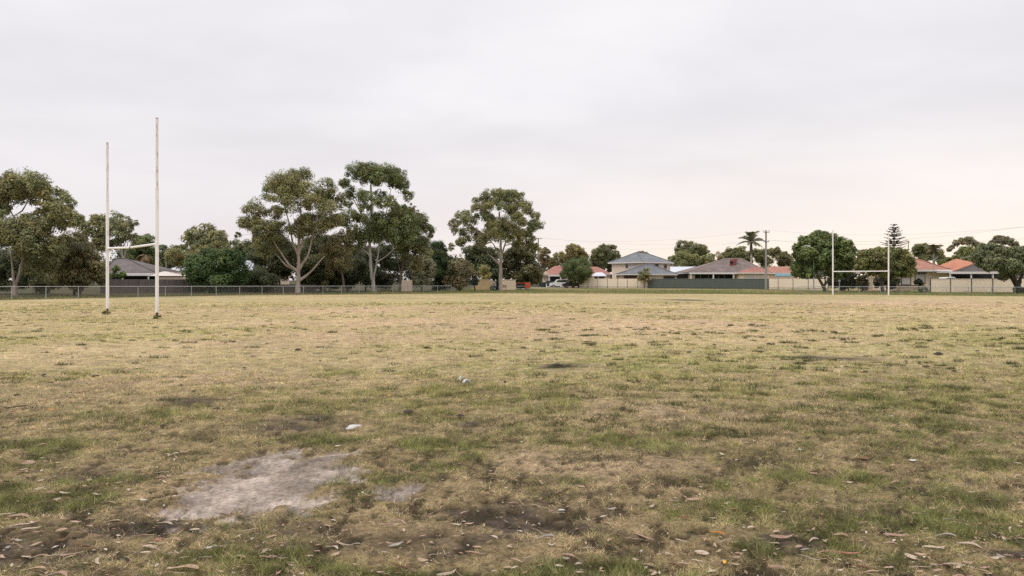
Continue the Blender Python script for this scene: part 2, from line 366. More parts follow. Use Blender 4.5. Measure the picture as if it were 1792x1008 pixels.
for px, py in TUFTS:
    q = G(px, py); more.append((q[0], q[1], 1.2, 1.0, 0.0))
for _ in range(330):
    py = 572 + 190 * random.random() ** 1.3; px = random.choice((random.uniform(930, 1850), random.uniform(930, 1850), random.uniform(-60, 1850)))
    q = G(px, py); more.append((q[0], q[1], random.uniform(.45, .95), 1.0, -1.0))
for cx, cy, sz, g_, rv in more:
    nb = int(14 + 70 * sz * sz * (1 + .01 * cy)); rad = (.04 + .07 * random.random()) * (.5 + sz) * (1 + .008 * cy)
    a_ = RNG.random(nb) * 6.283; rr = np.sqrt(RNG.random(nb)) * rad
    if rv < -.5: lo, hi = np.array([.05, .06, .025]), np.array([.115, .125, .05])
    elif rv > .72 - .25 * (1 - g_): lo, hi = np.array([.30, .23, .12]), np.array([.52, .42, .25])
    elif rv > .45 - .2 * g_: lo, hi = np.array([.075, .07, .032]), np.array([.15, .135, .055])
    else: lo, hi = np.array([.075, .11, .03]), np.array([.155, .19, .055])
    parts.append((cx + rr * np.cos(a_) * 1.5, cy + rr * np.sin(a_), (.022 + .03 * RNG.random(nb)) * (.75 + .5 * sz) * (1 + .008 * cy) * (1.7 if rv < -.5 else 1), .45 + .5 * RNG.random(nb),
                  lo + (hi - lo) * RNG.random(nb)[:, None], np.full(nb, max(.0042, .0008 * cy))))
# longer grass on the verge and along the fences
n = 90000
vx = RNG.random(n) * 150 - 62; vy = edge_y(vx) + RNG.random(n) ** 1.6 * np.where(vx < -8, 16, 45) - .4
vc, _, vg_, *_ = ground(vx, vy)
vl = .09 + .13 * RNG.random(n); vl = vl * (1 + 1.1 * ss(.5, .7, fbm(vx / 3, vy / 3, 3, 640)))
vcol = np.where((RNG.random(n) < .62)[:, None], np.array([.15, .175, .06]), np.array([.36, .30, .16])) * (.75 + .5 * RNG.random(n))[:, None] * .6 + vc * .4
parts.append((vx, vy, vl, .5 + .5 * RNG.random(n), vcol, np.full(n, .03)))
x, y, ln, up, bc, w = [np.concatenate([q[i] for q in parts]) for i in range(6)]
z = height(x, y) - .004
a_ = RNG.random(len(x)) * 6.283; la = RNG.random(len(x)) * 6.283
hd = np.stack([np.cos(la), np.sin(la)], 1) * (np.sqrt(np.maximum(0, 1 - up ** 2)) * ln)[:, None]
sx, sy = np.cos(a_) * w / 2, np.sin(a_) * w / 2
V = np.empty((len(x), 3, 3), np.float32)
V[:, 0] = np.stack([x - sx, y - sy, z], 1); V[:, 1] = np.stack([x + sx, y + sy, z], 1); V[:, 2] = np.stack([x + hd[:, 0], y + hd[:, 1], z + ln * up], 1)
Fc = np.arange(len(x) * 3).reshape(-1, 3)
bcol = np.repeat((bc * (.6 + .8 * RNG.random(len(x)))[:, None])[:, None, :], 3, 1).reshape(-1, 3)
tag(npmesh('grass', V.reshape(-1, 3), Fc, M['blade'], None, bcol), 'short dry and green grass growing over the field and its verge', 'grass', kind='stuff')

# tiny crumbs of bark and leaf
n = 20000
x, y = blades(n, 3.5, 13, 1.05)
dens = np.clip(.25 + 1.0 * fbm(x / 1.1, y / 1.1, 3, 700) - .35 + .35 * np.abs(x / y) + .3 * (y < 6.5), 0, 1) * (1 - .8 * area(x, y, SAND, 100, .5, 1.0))
k = RNG.random(n) < dens; x, y = x[k], y[k]; n = len(x)
ln = .010 + .04 * RNG.random(n) ** 2; wd = ln * (.15 + .35 * RNG.random(n)); a_ = RNG.random(n) * 6.283; z = height(x, y) + .008 + .012 * RNG.random(n); tl = (RNG.random(n) - .5) * .5
ux, uy = np.cos(a_), np.sin(a_)
V = np.stack([np.stack([x - ux * ln / 2, y - uy * ln / 2, z - tl * ln / 2], 1), np.stack([x + uy * wd / 2, y - ux * wd / 2, z + .003], 1),
              np.stack([x + ux * ln / 2, y + uy * ln / 2, z + tl * ln / 2], 1), np.stack([x - uy * wd / 2, y + ux * wd / 2, z + .002], 1)], 1).reshape(-1, 3)
pal = np.array([(.40, .30, .21), (.48, .41, .34), (.26, .18, .12), (.35, .21, .15), (.06, .045, .035), (.16, .105, .07), (.08, .06, .045)])
cc = np.repeat(pal[RNG.integers(0, len(pal), n)], 4, 0)
tag(npmesh('leaf_litter', V, np.arange(n * 4).reshape(-1, 4), M['chip'], None, cc), 'crumbs of bark and dry leaf scattered through the worn grass', 'leaf litter', kind='stuff')

# ------------------------------------------------------------------ leaves, bark, twigs, clods
def leaf_mesh(curl, bend, wide, kind='leaf'):
    mb = MB(); n = 9; V = []
    for i in range(n):
        t = i / (n - 1)
        if kind == 'leaf': w = wide * math.sin(math.pi * min(1, t * .93 + .05)) ** .8 * (1 - .25 * t)
        else: w = wide * (.75 + .25 * math.sin(5 * t + curl * 9)) * (.35 + .65 * min(1, 6 * t, 6 * (1 - t)))
        y0 = bend * (t - .5) ** 2 * 2; z0 = curl * (t - .5) ** 2 * 1.1 + .012
        for s_ in (-1, -.5, 0, .5, 1): V.append((t - .5, y0 + s_ * w / 2, z0 + abs(s_) ** 1.5 * w * (.16 if kind == 'leaf' else .4) + .02 * math.sin(7 * t + 11 * wide + 3 * s_)))
    k = len(V)
    V += [(a_, b_, c_ - .007) for a_, b_, c_ in V]
    Fs = []
    for i in range(n - 1):
        for j in range(4):
            q = (i * 5 + j, (i + 1) * 5 + j, (i + 1) * 5 + j + 1, i * 5 + j + 1); Fs.append(q[::-1]); Fs.append(tuple(v + k for v in q))
    rim = [i * 5 for i in range(n)] + [(n - 1) * 5 + j for j in range(1, 5)] + [i * 5 + 4 for i in range(n - 2, -1, -1)] + [3, 2, 1]
    for i in range(len(rim)):
        p_, q_ = rim[i], rim[(i + 1) % len(rim)]; Fs.append((p_, q_, q_ + k, p_ + k))
    mb.add(V, Fs, True); return mb
protos = {}
def litter_proto(kind, mk, v):
    key = (kind, mk, v)
    if key in protos: return protos[key]
    rs = random.Random(v * 31 + 5)
    if kind == 'fallen_leaf': mb = leaf_mesh(rs.uniform(-.05, .22), rs.uniform(-.3, .3), rs.uniform(.2, .34))
    elif kind == 'round_leaf': mb = leaf_mesh(rs.uniform(.05, .3), rs.uniform(-.2, .2), rs.uniform(.34, .5))
    elif kind == 'bark_strip': mb = leaf_mesh(rs.uniform(-.05, .2), rs.uniform(-.35, .35), rs.uniform(.10, .18), 'bark')
    else:
        mb = MB(); pts = [((i / 6 - .5), rs.uniform(-.05, .05), .02 + rs.uniform(0, .04)) for i in range(7)]
        mb.tube(pts, [.016, .02, .019, .017, .015, .013, .008], 5)
        if v % 2: mb.tube([pts[3], (pts[3][0] + .15, .12, .05), (pts[3][0] + .25, .2, .04)], [.012, .01, .006], 5)
    o = mb.build('twig' if kind == 'twig' else ('bark_strip' if kind == 'bark_strip' else 'fallen_leaf'), M[mk]); me = o.data
    bpy.data.objects.remove(o); protos[key] = me; return me
def region(px, py):
    if py < 760: row = 'out on the dry grass'
    elif py < 880: row = 'in the middle foreground'
    else: row = 'in the near foreground'
    if px < 330: r_ = 'left of the bare sand'
    elif px < 720: r_ = 'around the bare sand'
    elif px < 1100: r_ = 'around the dark soil'
    elif px < 1450: r_ = 'right of the dark soil'
    else: r_ = 'in the greener right hand turf'
    return r_ + ' ' + row
WORD = {'l_tan': 'tan', 'l_pale': 'pale', 'l_pink': 'pinkish', 'l_grey': 'grey', 'l_brown': 'brown', 'l_orange': 'orange', 'l_yellow': 'yellow', 'l_red': 'reddish', 'l_white': 'white', 'l_dark': 'dark'}
CATS = {'fallen_leaf': 'leaf', 'round_leaf': 'leaf', 'bark_strip': 'bark', 'twig': 'twig'}
def litter(kind, px, py, lpx, mk, ang=None, label=None, lift=.016):
    q = G(px, py); D = q[1]
    me = litter_proto(kind, mk, random.randrange(5))
    nm = 'fallen_leaf' if kind == 'round_leaf' else kind
    o = bpy.data.objects.new(nm, me); C.objects.link(o)
    ln = .98 * lpx * D / F; a_ = R(random.uniform(-35, 35) if ang is None else ang) + (math.pi if random.random() < .5 else 0)
    o.location = (q[0], q[1], hz(q[0], q[1]) + lift); tl_ = min(.8, max(-.1, random.gauss(.24, .2))) * (1 if math.cos(a_) > 0 else -1); o.rotation_euler = (tl_, random.uniform(-.12, .12), a_)
    o.scale = (ln, ln, ln * random.uniform(.8, 1.1))
    word = {'fallen_leaf': 'dry gum leaf', 'round_leaf': 'broad dry leaf', 'bark_strip': 'bark strip', 'twig': 'bare twig'}[kind]
    if label: tag(o, label, CATS[kind])
    else: tag(o, f"{WORD[mk]} {word} lying {region(px, py)}", CATS[kind], f"{WORD[mk]} {word}s {region(px, py)}")
    return o
T, Pl, Pk, Gy, Br, Og, Ye, Rd, Wh, Dk = 'l_tan l_pale l_pink l_grey l_brown l_orange l_yellow l_red l_white l_dark'.split()
fl, rl, bs, tw = 'fallen_leaf', 'round_leaf', 'bark_strip', 'twig'
for a_ in [
    (bs, 322, 995, 56, T, 6, 'largest curled tan bark piece at the bottom edge left of centre'), (rl, 276, 944, 19, Rd, 50, 'small salmon red leaf below the left end of the sand patch'),
    (tw, 284, 829, 34, Pl, 6, 'straight pale stick lying left of the sand patch'), (fl, 366, 958, 16, Wh, 35, 'whitish leaf sliver below the sand patch'), (tw, 104, 974, 44, Pl, 20, 'long thin pale twig on dark soil in the lower left corner'),
    (fl, 69, 857, 18, Pl, 30), (fl, 41, 824, 16, Pl, 55), (fl, 73, 825, 15, Pl, -50), (rl, 263, 788, 19, Br, 10, 'curled orange-brown leaf above left of the sand patch'), (fl, 287, 758, 17, T, 20), (fl, 110, 767, 18, Pl, 25),
    (rl, 90, 720, 12, Og, 0, 'small orange leaf on the grass far left of the sand'), (bs, 35, 905, 38, Pk, 10, 'flat pinkish bark flake at the left edge'), (bs, 39, 923, 44, Pl, 20, 'long pale bark strip at the left edge below a flat pinkish flake'), (fl, 66, 933, 20, T, 30), (rl, 107, 931, 20, Pk, 40, 'crumpled pinkish leaf in the lower left litter'),
    (rl, 14, 961, 12, Gy, 80, 'round grey leaf at the far lower left'), (fl, 101, 876, 13, Pl, 60), (rl, 156, 842, 11, Pl, 10), (fl, 251, 875, 15, Wh, 15, 'small white leaf left of the sand patch'), (tw, 315, 859, 36, T, 0, 'tan stick at the left edge of the sand'), (fl, 341, 931, 17, Pl, 20), (rl, 306, 865, 9, Pl, 0), (rl, 50, 811, 24, Pk, 5, 'broad pinkish leaf near the left edge above a pair of pale leaves'),
    (rl, 592, 779, 13, Pl, 0, 'pale flat leaf above the right end of the sand'), (fl, 628, 793, 14, Pl, 30), (bs, 652, 917, 26, Pk, -50, 'left arm of a forked pinkish bark piece below the sand'), (bs, 678, 921, 30, Pk, 8, 'right arm of a forked pinkish bark piece below the sand'), (fl, 694, 955, 30, Gy, 35, 'large grey leaf lying below the forked bark'), (fl, 672, 968, 15, Gy, 30), (bs, 639, 938, 22, T, -10), (rl, 740, 979, 21, T, -5, 'curled tan leaf at the bottom left of the dark soil patch'), (bs, 832, 970, 34, Pk, 0),
    (tw, 580, 873, 19, Dk, -30, 'short black twig on the right of the sand'), (rl, 575, 863, 8, Dk, 0), (rl, 682, 691, 9, Ye, 0, 'tiny yellow leaf out on the grass beyond the sand patch'), (rl, 552, 758, 11, Br, 0, 'rust brown leaf by the small dark bare patch above the sand'), (bs, 472, 976, 28, Pk, 15), (fl, 800, 916, 20, Pl, 10), (fl, 810, 894, 16, T, 40), (tw, 571, 1004, 22, Dk, 25),
    (fl, 979, 889, 20, Wh, 3, 'white leaf sliver on the dark soil patch'), (tw, 946, 889, 36, Pl, -25, 'pale thin twig across the dark soil patch'), (rl, 1072, 892, 18, Gy, 35, 'crumpled grey-white leaf at the right end of the dark soil'), (rl, 1272, 882, 15, Pl, 20), (bs, 1255, 935, 29, Og, -15, 'bright orange curled leaf in the green tuft right of the soil patch'), (rl, 1268, 982, 15, Ye, 80, 'golden yellow leaf near the bottom edge below a bright orange leaf'),
    (rl, 1200, 909, 22, Br, 0, 'dark rust brown leaf right of the soil patch'), (fl, 1313, 925, 23, Pl, 35), (bs, 1192, 949, 24, Pl, -30, 'curved pale bark sliver left of the bright orange leaf'), (rl, 1228, 968, 27, Pl, -20, 'big pale torn leaf beside the golden yellow leaf'), (bs, 1127, 939, 38, Pk, -30, 'reddish bark strip lying between the soil patch and the orange leaf'), (bs, 987, 974, 40, Pk, 4, 'long pinkish bark strip below the dark soil patch'), (rl, 991, 981, 13, Gy, 0), (fl, 968, 957, 13, Pl, 40), (rl, 1212, 875, 26, Pk, 0), (fl, 1250, 903, 16, Pl, -30), (fl, 1025, 955, 16, T, 80), (bs, 1197, 988, 26, T, -10),
    (rl, 1515, 801, 25, Br, -3, 'orange-brown leaf alone on the turf in the right middle'), (tw, 1541, 810, 21, Pl, -30, 'pale stick beside the orange-brown leaf on the right'), (rl, 1632, 892, 17, T, 30), (bs, 1370, 941, 42, Pk, -6, 'pinkish bark strip over the dark patch right of centre'), (bs, 1478, 968, 54, Rd, -28, 'long reddish brown bark strip near the bottom right'), (fl, 1408, 961, 19, Gy, 5), (tw, 1415, 976, 42, Pl, -45, 'long pale twig below the pinkish bark on the right'), (fl, 1403, 993, 20, T, 80), (fl, 1470, 996, 17, Pl, 20), (rl, 1594, 972, 25, Pl, -60),
    (bs, 1662, 982, 72, Pl, -12, 'longest pale bark strip at the bottom right'), (bs, 1637, 960, 40, Pl, -10, 'slim pale bark strip just above the longest one'), (bs, 1654, 938, 36, Gy, -20), (bs, 1569, 941, 40, Pk, -8), (bs, 1470, 935, 30, T, 0), (rl, 1700, 864, 16, Pl, 0), (rl, 1438, 897, 11, Rd, 80, 'little red leaf above the long reddish brown bark'), (bs, 1512, 916, 20, T, 35), (bs, 1779, 832, 20, Pl, 20), (fl, 1487, 844, 13, Pl, -20), (fl, 1752, 976, 16, Gy, -50), (bs, 1784, 942, 24, Pl, 0), (bs, 1515, 993, 32, Br, -12), (fl, 1787, 982, 14, Pl, 20),
    (rl, 1400, 786, 10, Wh, 30, 'small white scrap on the turf right of centre'), (rl, 1598, 805, 14, Wh, 0, 'white scrap on the turf right of the orange-brown leaf'), (rl, 1560, 730, 11, Wh, 10, 'white scrap far out on the right turf'), (fl, 1063, 700, 12, Pl, -30), (fl, 906, 717, 10, Pl, 0), (tw, 20, 715, 56, Dk, 4, 'long dark stick on the grass at the left edge'), (tw, 70, 752, 40, Dk, 6, 'shorter dark stick on the grass below the long left edge stick')]:
    litter(*a_)
# smaller pieces between them
cnt = 0
while cnt < 410:
    px = random.uniform(0, 1792); py = 690 + 318 * random.random() ** .8
    p_ = .12 + .75 * max(0, 1 - abs(px - 60) / 420) * (py > 720) + .8 * max(0, (px - 1000) / 792) * max(0, (py - 820) / 190) + .35 * (py > 940)
    if 340 < px < 600 and 770 < py < 905: p_ = .03
    if random.random() > p_: continue
    kd = random.choices([fl, rl, bs, tw], [6, 1, 4, 3])[0]
    mk = random.choices([T, Pl, Pk, Gy, Br, Dk], [7, 5, 4, 1, 3, 1])[0]
    sc = (py - HY) / 400
    litter(kd, px, py, {fl: random.uniform(9, 19), rl: random.uniform(6, 13), bs: random.uniform(13, 34), tw: random.uniform(14, 36)}[kd] * sc, mk, random.gauss(0, 38)); cnt += 1
# paper and the torn rag out on the field
def crumple(name, px, py, w, d, h, mk, label, cat, parent=None, off=(0, 0, 0)):
    q = G(px, py) + np.array(off); n = 9; V = []; Fs = []
    rs = random.Random(px)
    for i in range(n):
        for j in range(n):
            u, v = i / (n - 1) - .5, j / (n - 1) - .5
            r_ = max(abs(u), abs(v)) * 2
            V.append((q[0] + u * w * (1 + rs.uniform(-.12, .12)), q[1] + v * d * (1 + rs.uniform(-.15, .15)), hz(q[0], q[1]) + off[2] + .012 + h * (1 - r_ ** 2) * rs.uniform(.45, 1)))
    for i in range(n - 1):
        for j in range(n - 1): Fs.append((i * n + j, (i + 1) * n + j, (i + 1) * n + j + 1, i * n + j + 1))
    rim = [i * n for i in range(n)] + [(n - 1) * n + j for j in range(1, n)] + [i * n + n - 1 for i in range(n - 2, -1, -1)] + list(range(n - 2, 0, -1))
    b0 = len(V); V += [(V[i][0], V[i][1], V[i][2] - .02) for i in rim]; m_ = len(rim)
    Fs += [(rim[i], b0 + i, b0 + (i + 1) % m_, rim[(i + 1) % m_]) for i in range(m_)] + [tuple(b0 + i for i in range(m_))]
    o = MB().add(V, Fs, True).build(name, M[mk], parent, None if parent else q)
    if not parent: tag(o, label, cat)
    return o
crumple('paper_scrap', 620, 741, .15, .2, .025, 'l_white', 'white folded paper scrap on bare soil above the sand patch', 'paper')
q = G(813, 667)
rag = thing('crumpled_wrapper', 'crumpled white and dark wrapper lying alone in mid field', 'wrapper', q)
crumple('white_fold', 816, 668, .12, .16, .05, 'l_white', None, None, rag)
crumple('white_flap', 806, 661, .075, .12, .07, 'l_white', None, None, rag)
crumple('dark_fold', 818, 669, .085, .1, .045, 'rag_grey', None, None, rag)
# clods
def clod_mesh(seed):
    rs = random.Random(seed); V = []; Fs = []; nu, nv = 10, 5
    for j in range(nv + 1):
        ph = j / nv * math.pi / 2
        for i in range(nu):
            t = i / nu * 2 * math.pi; k_ = rs.uniform(.75, 1.2); V.append((.5 * math.cos(t) * math.cos(ph) * k_, .3 * math.sin(t) * math.cos(ph) * k_, -.03 + .24 * math.sin(ph) * k_))
    for j in range(nv):
        for i in range(nu): Fs.append((j * nu + i, j * nu + (i + 1) % nu, (j + 1) * nu + (i + 1) % nu, (j + 1) * nu + i))
    o = MB().add(V, Fs, True).build('dirt_clod', M['clod']); me = o.data; bpy.data.objects.remove(o); return me
cm = [clod_mesh(i) for i in range(6)]
CL = [(61, 605, 11), (210, 586, 8), (470, 580, 11), (467, 601, 9), (409, 598, 14), (521, 612, 20), (427, 643, 10), (167, 655, 18), (77, 655, 16), (317, 675, 9), (380, 714, 20), (285, 746, 20), (476, 569, 8), (790, 599, 12),
      (917, 609, 18), (1002, 696, 18), (715, 721, 30), (805, 730, 24), (1036, 604, 20), (1304, 593, 14), (1411, 610, 16), (1475, 596, 18), (1515, 653, 17), (1480, 645, 12), (1609, 639, 14), (1642, 620, 26), (1670, 653, 16),
      (1543, 589, 14), (1461, 584, 20), (1571, 759, 12), (300, 583, 6), (555, 556, 6), (670, 550, 5), (742, 567, 6), (797, 612, 8), (1013, 563, 7), (1133, 554, 7), (1150, 586, 9), (1100, 588, 8), (1205, 617, 15), (1240, 625, 14), (1250, 605, 12),
      (1330, 617, 18), (1345, 603, 14), (1440, 582, 14), (1490, 577, 8), (1555, 607, 14), (1585, 632, 10), (1620, 645, 20), (1710, 616, 12), (1690, 598, 10), (884, 667, 10), (730, 664, 8), (925, 640, 9), (958, 715, 10), (1090, 717, 22), (680, 575, 7), (150, 610, 8), (127, 625, 8), (245, 622, 8), (560, 632, 8), (395, 600, 10), (340, 688, 10), (30, 690, 16), (90, 668, 12), (590, 664, 8)]
for i, (px, py, w) in enumerate(CL):
    o = bpy.data.objects.new('dirt_clod', cm[i % 6]); C.objects.link(o); q = G(px, py); s_ = .62 * w * q[1] / F
    o.location = (q[0], q[1], hz(q[0], q[1]) + .022); o.rotation_euler = (0, 0, random.uniform(-.5, .5)); o.scale = (s_, s_ * 1.5, max(s_ * .85, .07))
    where = 'left of mid field' if px < 640 else ('in mid field' if px < 1150 else 'in the greener turf right of mid field')
    tag(o, f'small dark soil clod lying {where}', 'clod', f'dark clods {where}')
o = bpy.data.objects.new('dirt_clod', cm[2]); C.objects.link(o); q = G(975, 639); s_ = 17 * q[1] / F
o.location = (q[0], q[1], hz(q[0], q[1]) + .02); o.scale = (s_, s_ * 1.8, s_ * .6); tag(o, 'largest flat black clod on a worn patch near the middle of the field', 'clod')

# ------------------------------------------------------------------ goal posts
def goal(label, pa, pb, ha, hb, bar, r, joint, rusty, capr):
    A, B = G(*pa), G(*pb)
    A[2] = hz(A[0], A[1]); B[2] = hz(B[0], B[1])
    root = thing('goal_posts', label, 'goal posts', (A + B) / 2)
    pm = 'postpaint'
    for Q, H in ((A, ha), (B, hb)):
        u = MB().tube([Q + (0, 0, .25 if rusty else -.05), Q + (0, 0, joint)], r, 12).build('upright', M[pm], root)
        MB().tube([Q + (0, 0, joint + .002), Q + (0, 0, H)], r * capr, 12).build('upper_pipe', M['rustpaint' if rusty else 'postpaint'], u)
        if rusty:
            MB().tube([Q + (0, 0, -.1), Q + (0, 0, .248)], r * .72, 10).build('base_stub', M['rust'], u)
            MB().tube([Q + (0, 0, joint - .05), Q + (0, 0, joint - .01)], r * 1.06, 12).build('collar', M['rustpaint'], u)
        MB().tube([Q + (0, 0, H), Q + (0, 0, H + .04)], r * capr * .95, 12).build('top_cap', M['capgrey'], u)
    d = (B - A) / np.linalg.norm(B - A); a, b_ = A + d * (r + .004), B - d * (r + .004)
    br = MB().tube([a + (0, 0, bar), (a + b_) / 2 + (0, 0, bar - (.05 if rusty else 0)), b_ + (0, 0, bar)], r * .72, 10).build('crossbar', M['postpaint'], root)
    if rusty: MB().tube([(a + b_) / 2 + d * -.03 + (0, 0, bar - .05), (a + b_) / 2 + d * .05 + (0, 0, bar - .05)], r * .85, 10).build('clamp', M['rust'], br)
    for Q in (A, B):
        MB().tube([Q + (0, 0, bar - .09), Q + (0, 0, bar + .09)], r * 1.12, 12).build('bracket', M['postpaint'], root)
    return A, B
A1, B1 = goal('tall weathered white goal posts with rust stains, near on the left of the field', (188, 549.5), (274.8, 557.8), 8.02, 8.25, 3.08, .068, 5.38, True, .78)
A2, B2 = goal('clean white goal posts at the far right edge of the field', (1457.5, 515.7), (1555, 516.9), 6.95, 6.55, 2.52, .072, 5.0, False, .82)

def scatter_leaves(n, c, rad, ln, wd, droop, col, jit, up=.0):
    """n kite shaped leaf sprays in clumps on and in an ellipsoid of radii rad round c"""
    rad = np.array(rad); k = int(max(7, min(16, n // 40)))
    dv = RNG.normal(size=(k, 3)); dv /= np.linalg.norm(dv, axis=1)[:, None]; dv[:, 2] = np.where((dv[:, 2] < -.2) & (RNG.random(k) < .3), -dv[:, 2], dv[:, 2])
    cc = dv * (.42 + .46 * RNG.random(k) ** .7)[:, None] * rad; sr = (.25 + .22 * RNG.random(k))[:, None] * rad * np.array([1.05, 1.05, .98])
    sub = RNG.integers(0, k, n)
    ds = RNG.normal(size=(n, 3)); ds /= np.linalg.norm(ds, axis=1)[:, None]; ds[:, 2] = np.where((ds[:, 2] < -.25) & (RNG.random(n) < .45), -ds[:, 2], ds[:, 2])
    p = c + cc[sub] + ds * sr[sub] * (.55 + .55 * RNG.random(n) ** .75)[:, None] + RNG.normal(size=(n, 3)) * (rad * .045)
    shade = (.74 + .52 * RNG.random(k))[sub]; hue = (RNG.random(k) - .5)[sub]
    d = RNG.normal(size=(n, 3)); d[:, 2] -= droop * 2; d /= np.linalg.norm(d, axis=1)[:, None]
    ow = ds * .7 + (p - c) / rad * .5
    nn = ow * .9 + np.array([0, 0, .55]) + RNG.normal(size=(n, 3)) * .45
    s_ = np.cross(nn, d); s_ /= np.linalg.norm(s_, axis=1)[:, None] + 1e-9; d = np.cross(s_, nn); d /= np.linalg.norm(d, axis=1)[:, None] + 1e-9
    l = (ln * (.6 + .8 * RNG.random(n)))[:, None]; w = (wd * (.6 + .8 * RNG.random(n)))[:, None]
    w = w * 1.25
    V = np.stack([p - d * l / 2, p + s_ * w / 2, p + d * l / 2, p - s_ * w / 2], 1)
    cl = np.array(col)[None, :] * (shade * (1 + jit * (RNG.random(n) - .5)))[:, None]
    cl = cl * (1 + hue[:, None] * np.array([.24, .10, -.04]))
    return V.reshape(-1, 3), np.repeat(cl, 4, 0)
def weed(px, py, label):
    q = G(px, py); V, c = scatter_leaves(170, np.array([q[0], q[1], .07]), (.19, .13, .09), .11, .03, -.4, (.15, .17, .07), .5)
    V[:, 2] = np.maximum(V[:, 2], -.02)
    tag(npmesh('weed_tuft', V, np.arange(len(V)).reshape(-1, 4), M['leaf'], None, c, loc=q), label, 'weed')
weed(186, 550.2, 'small weed tuft round the foot of the farther near goal upright')
weed(274, 558.4, 'dark weed tuft round the foot of the nearest goal upright')

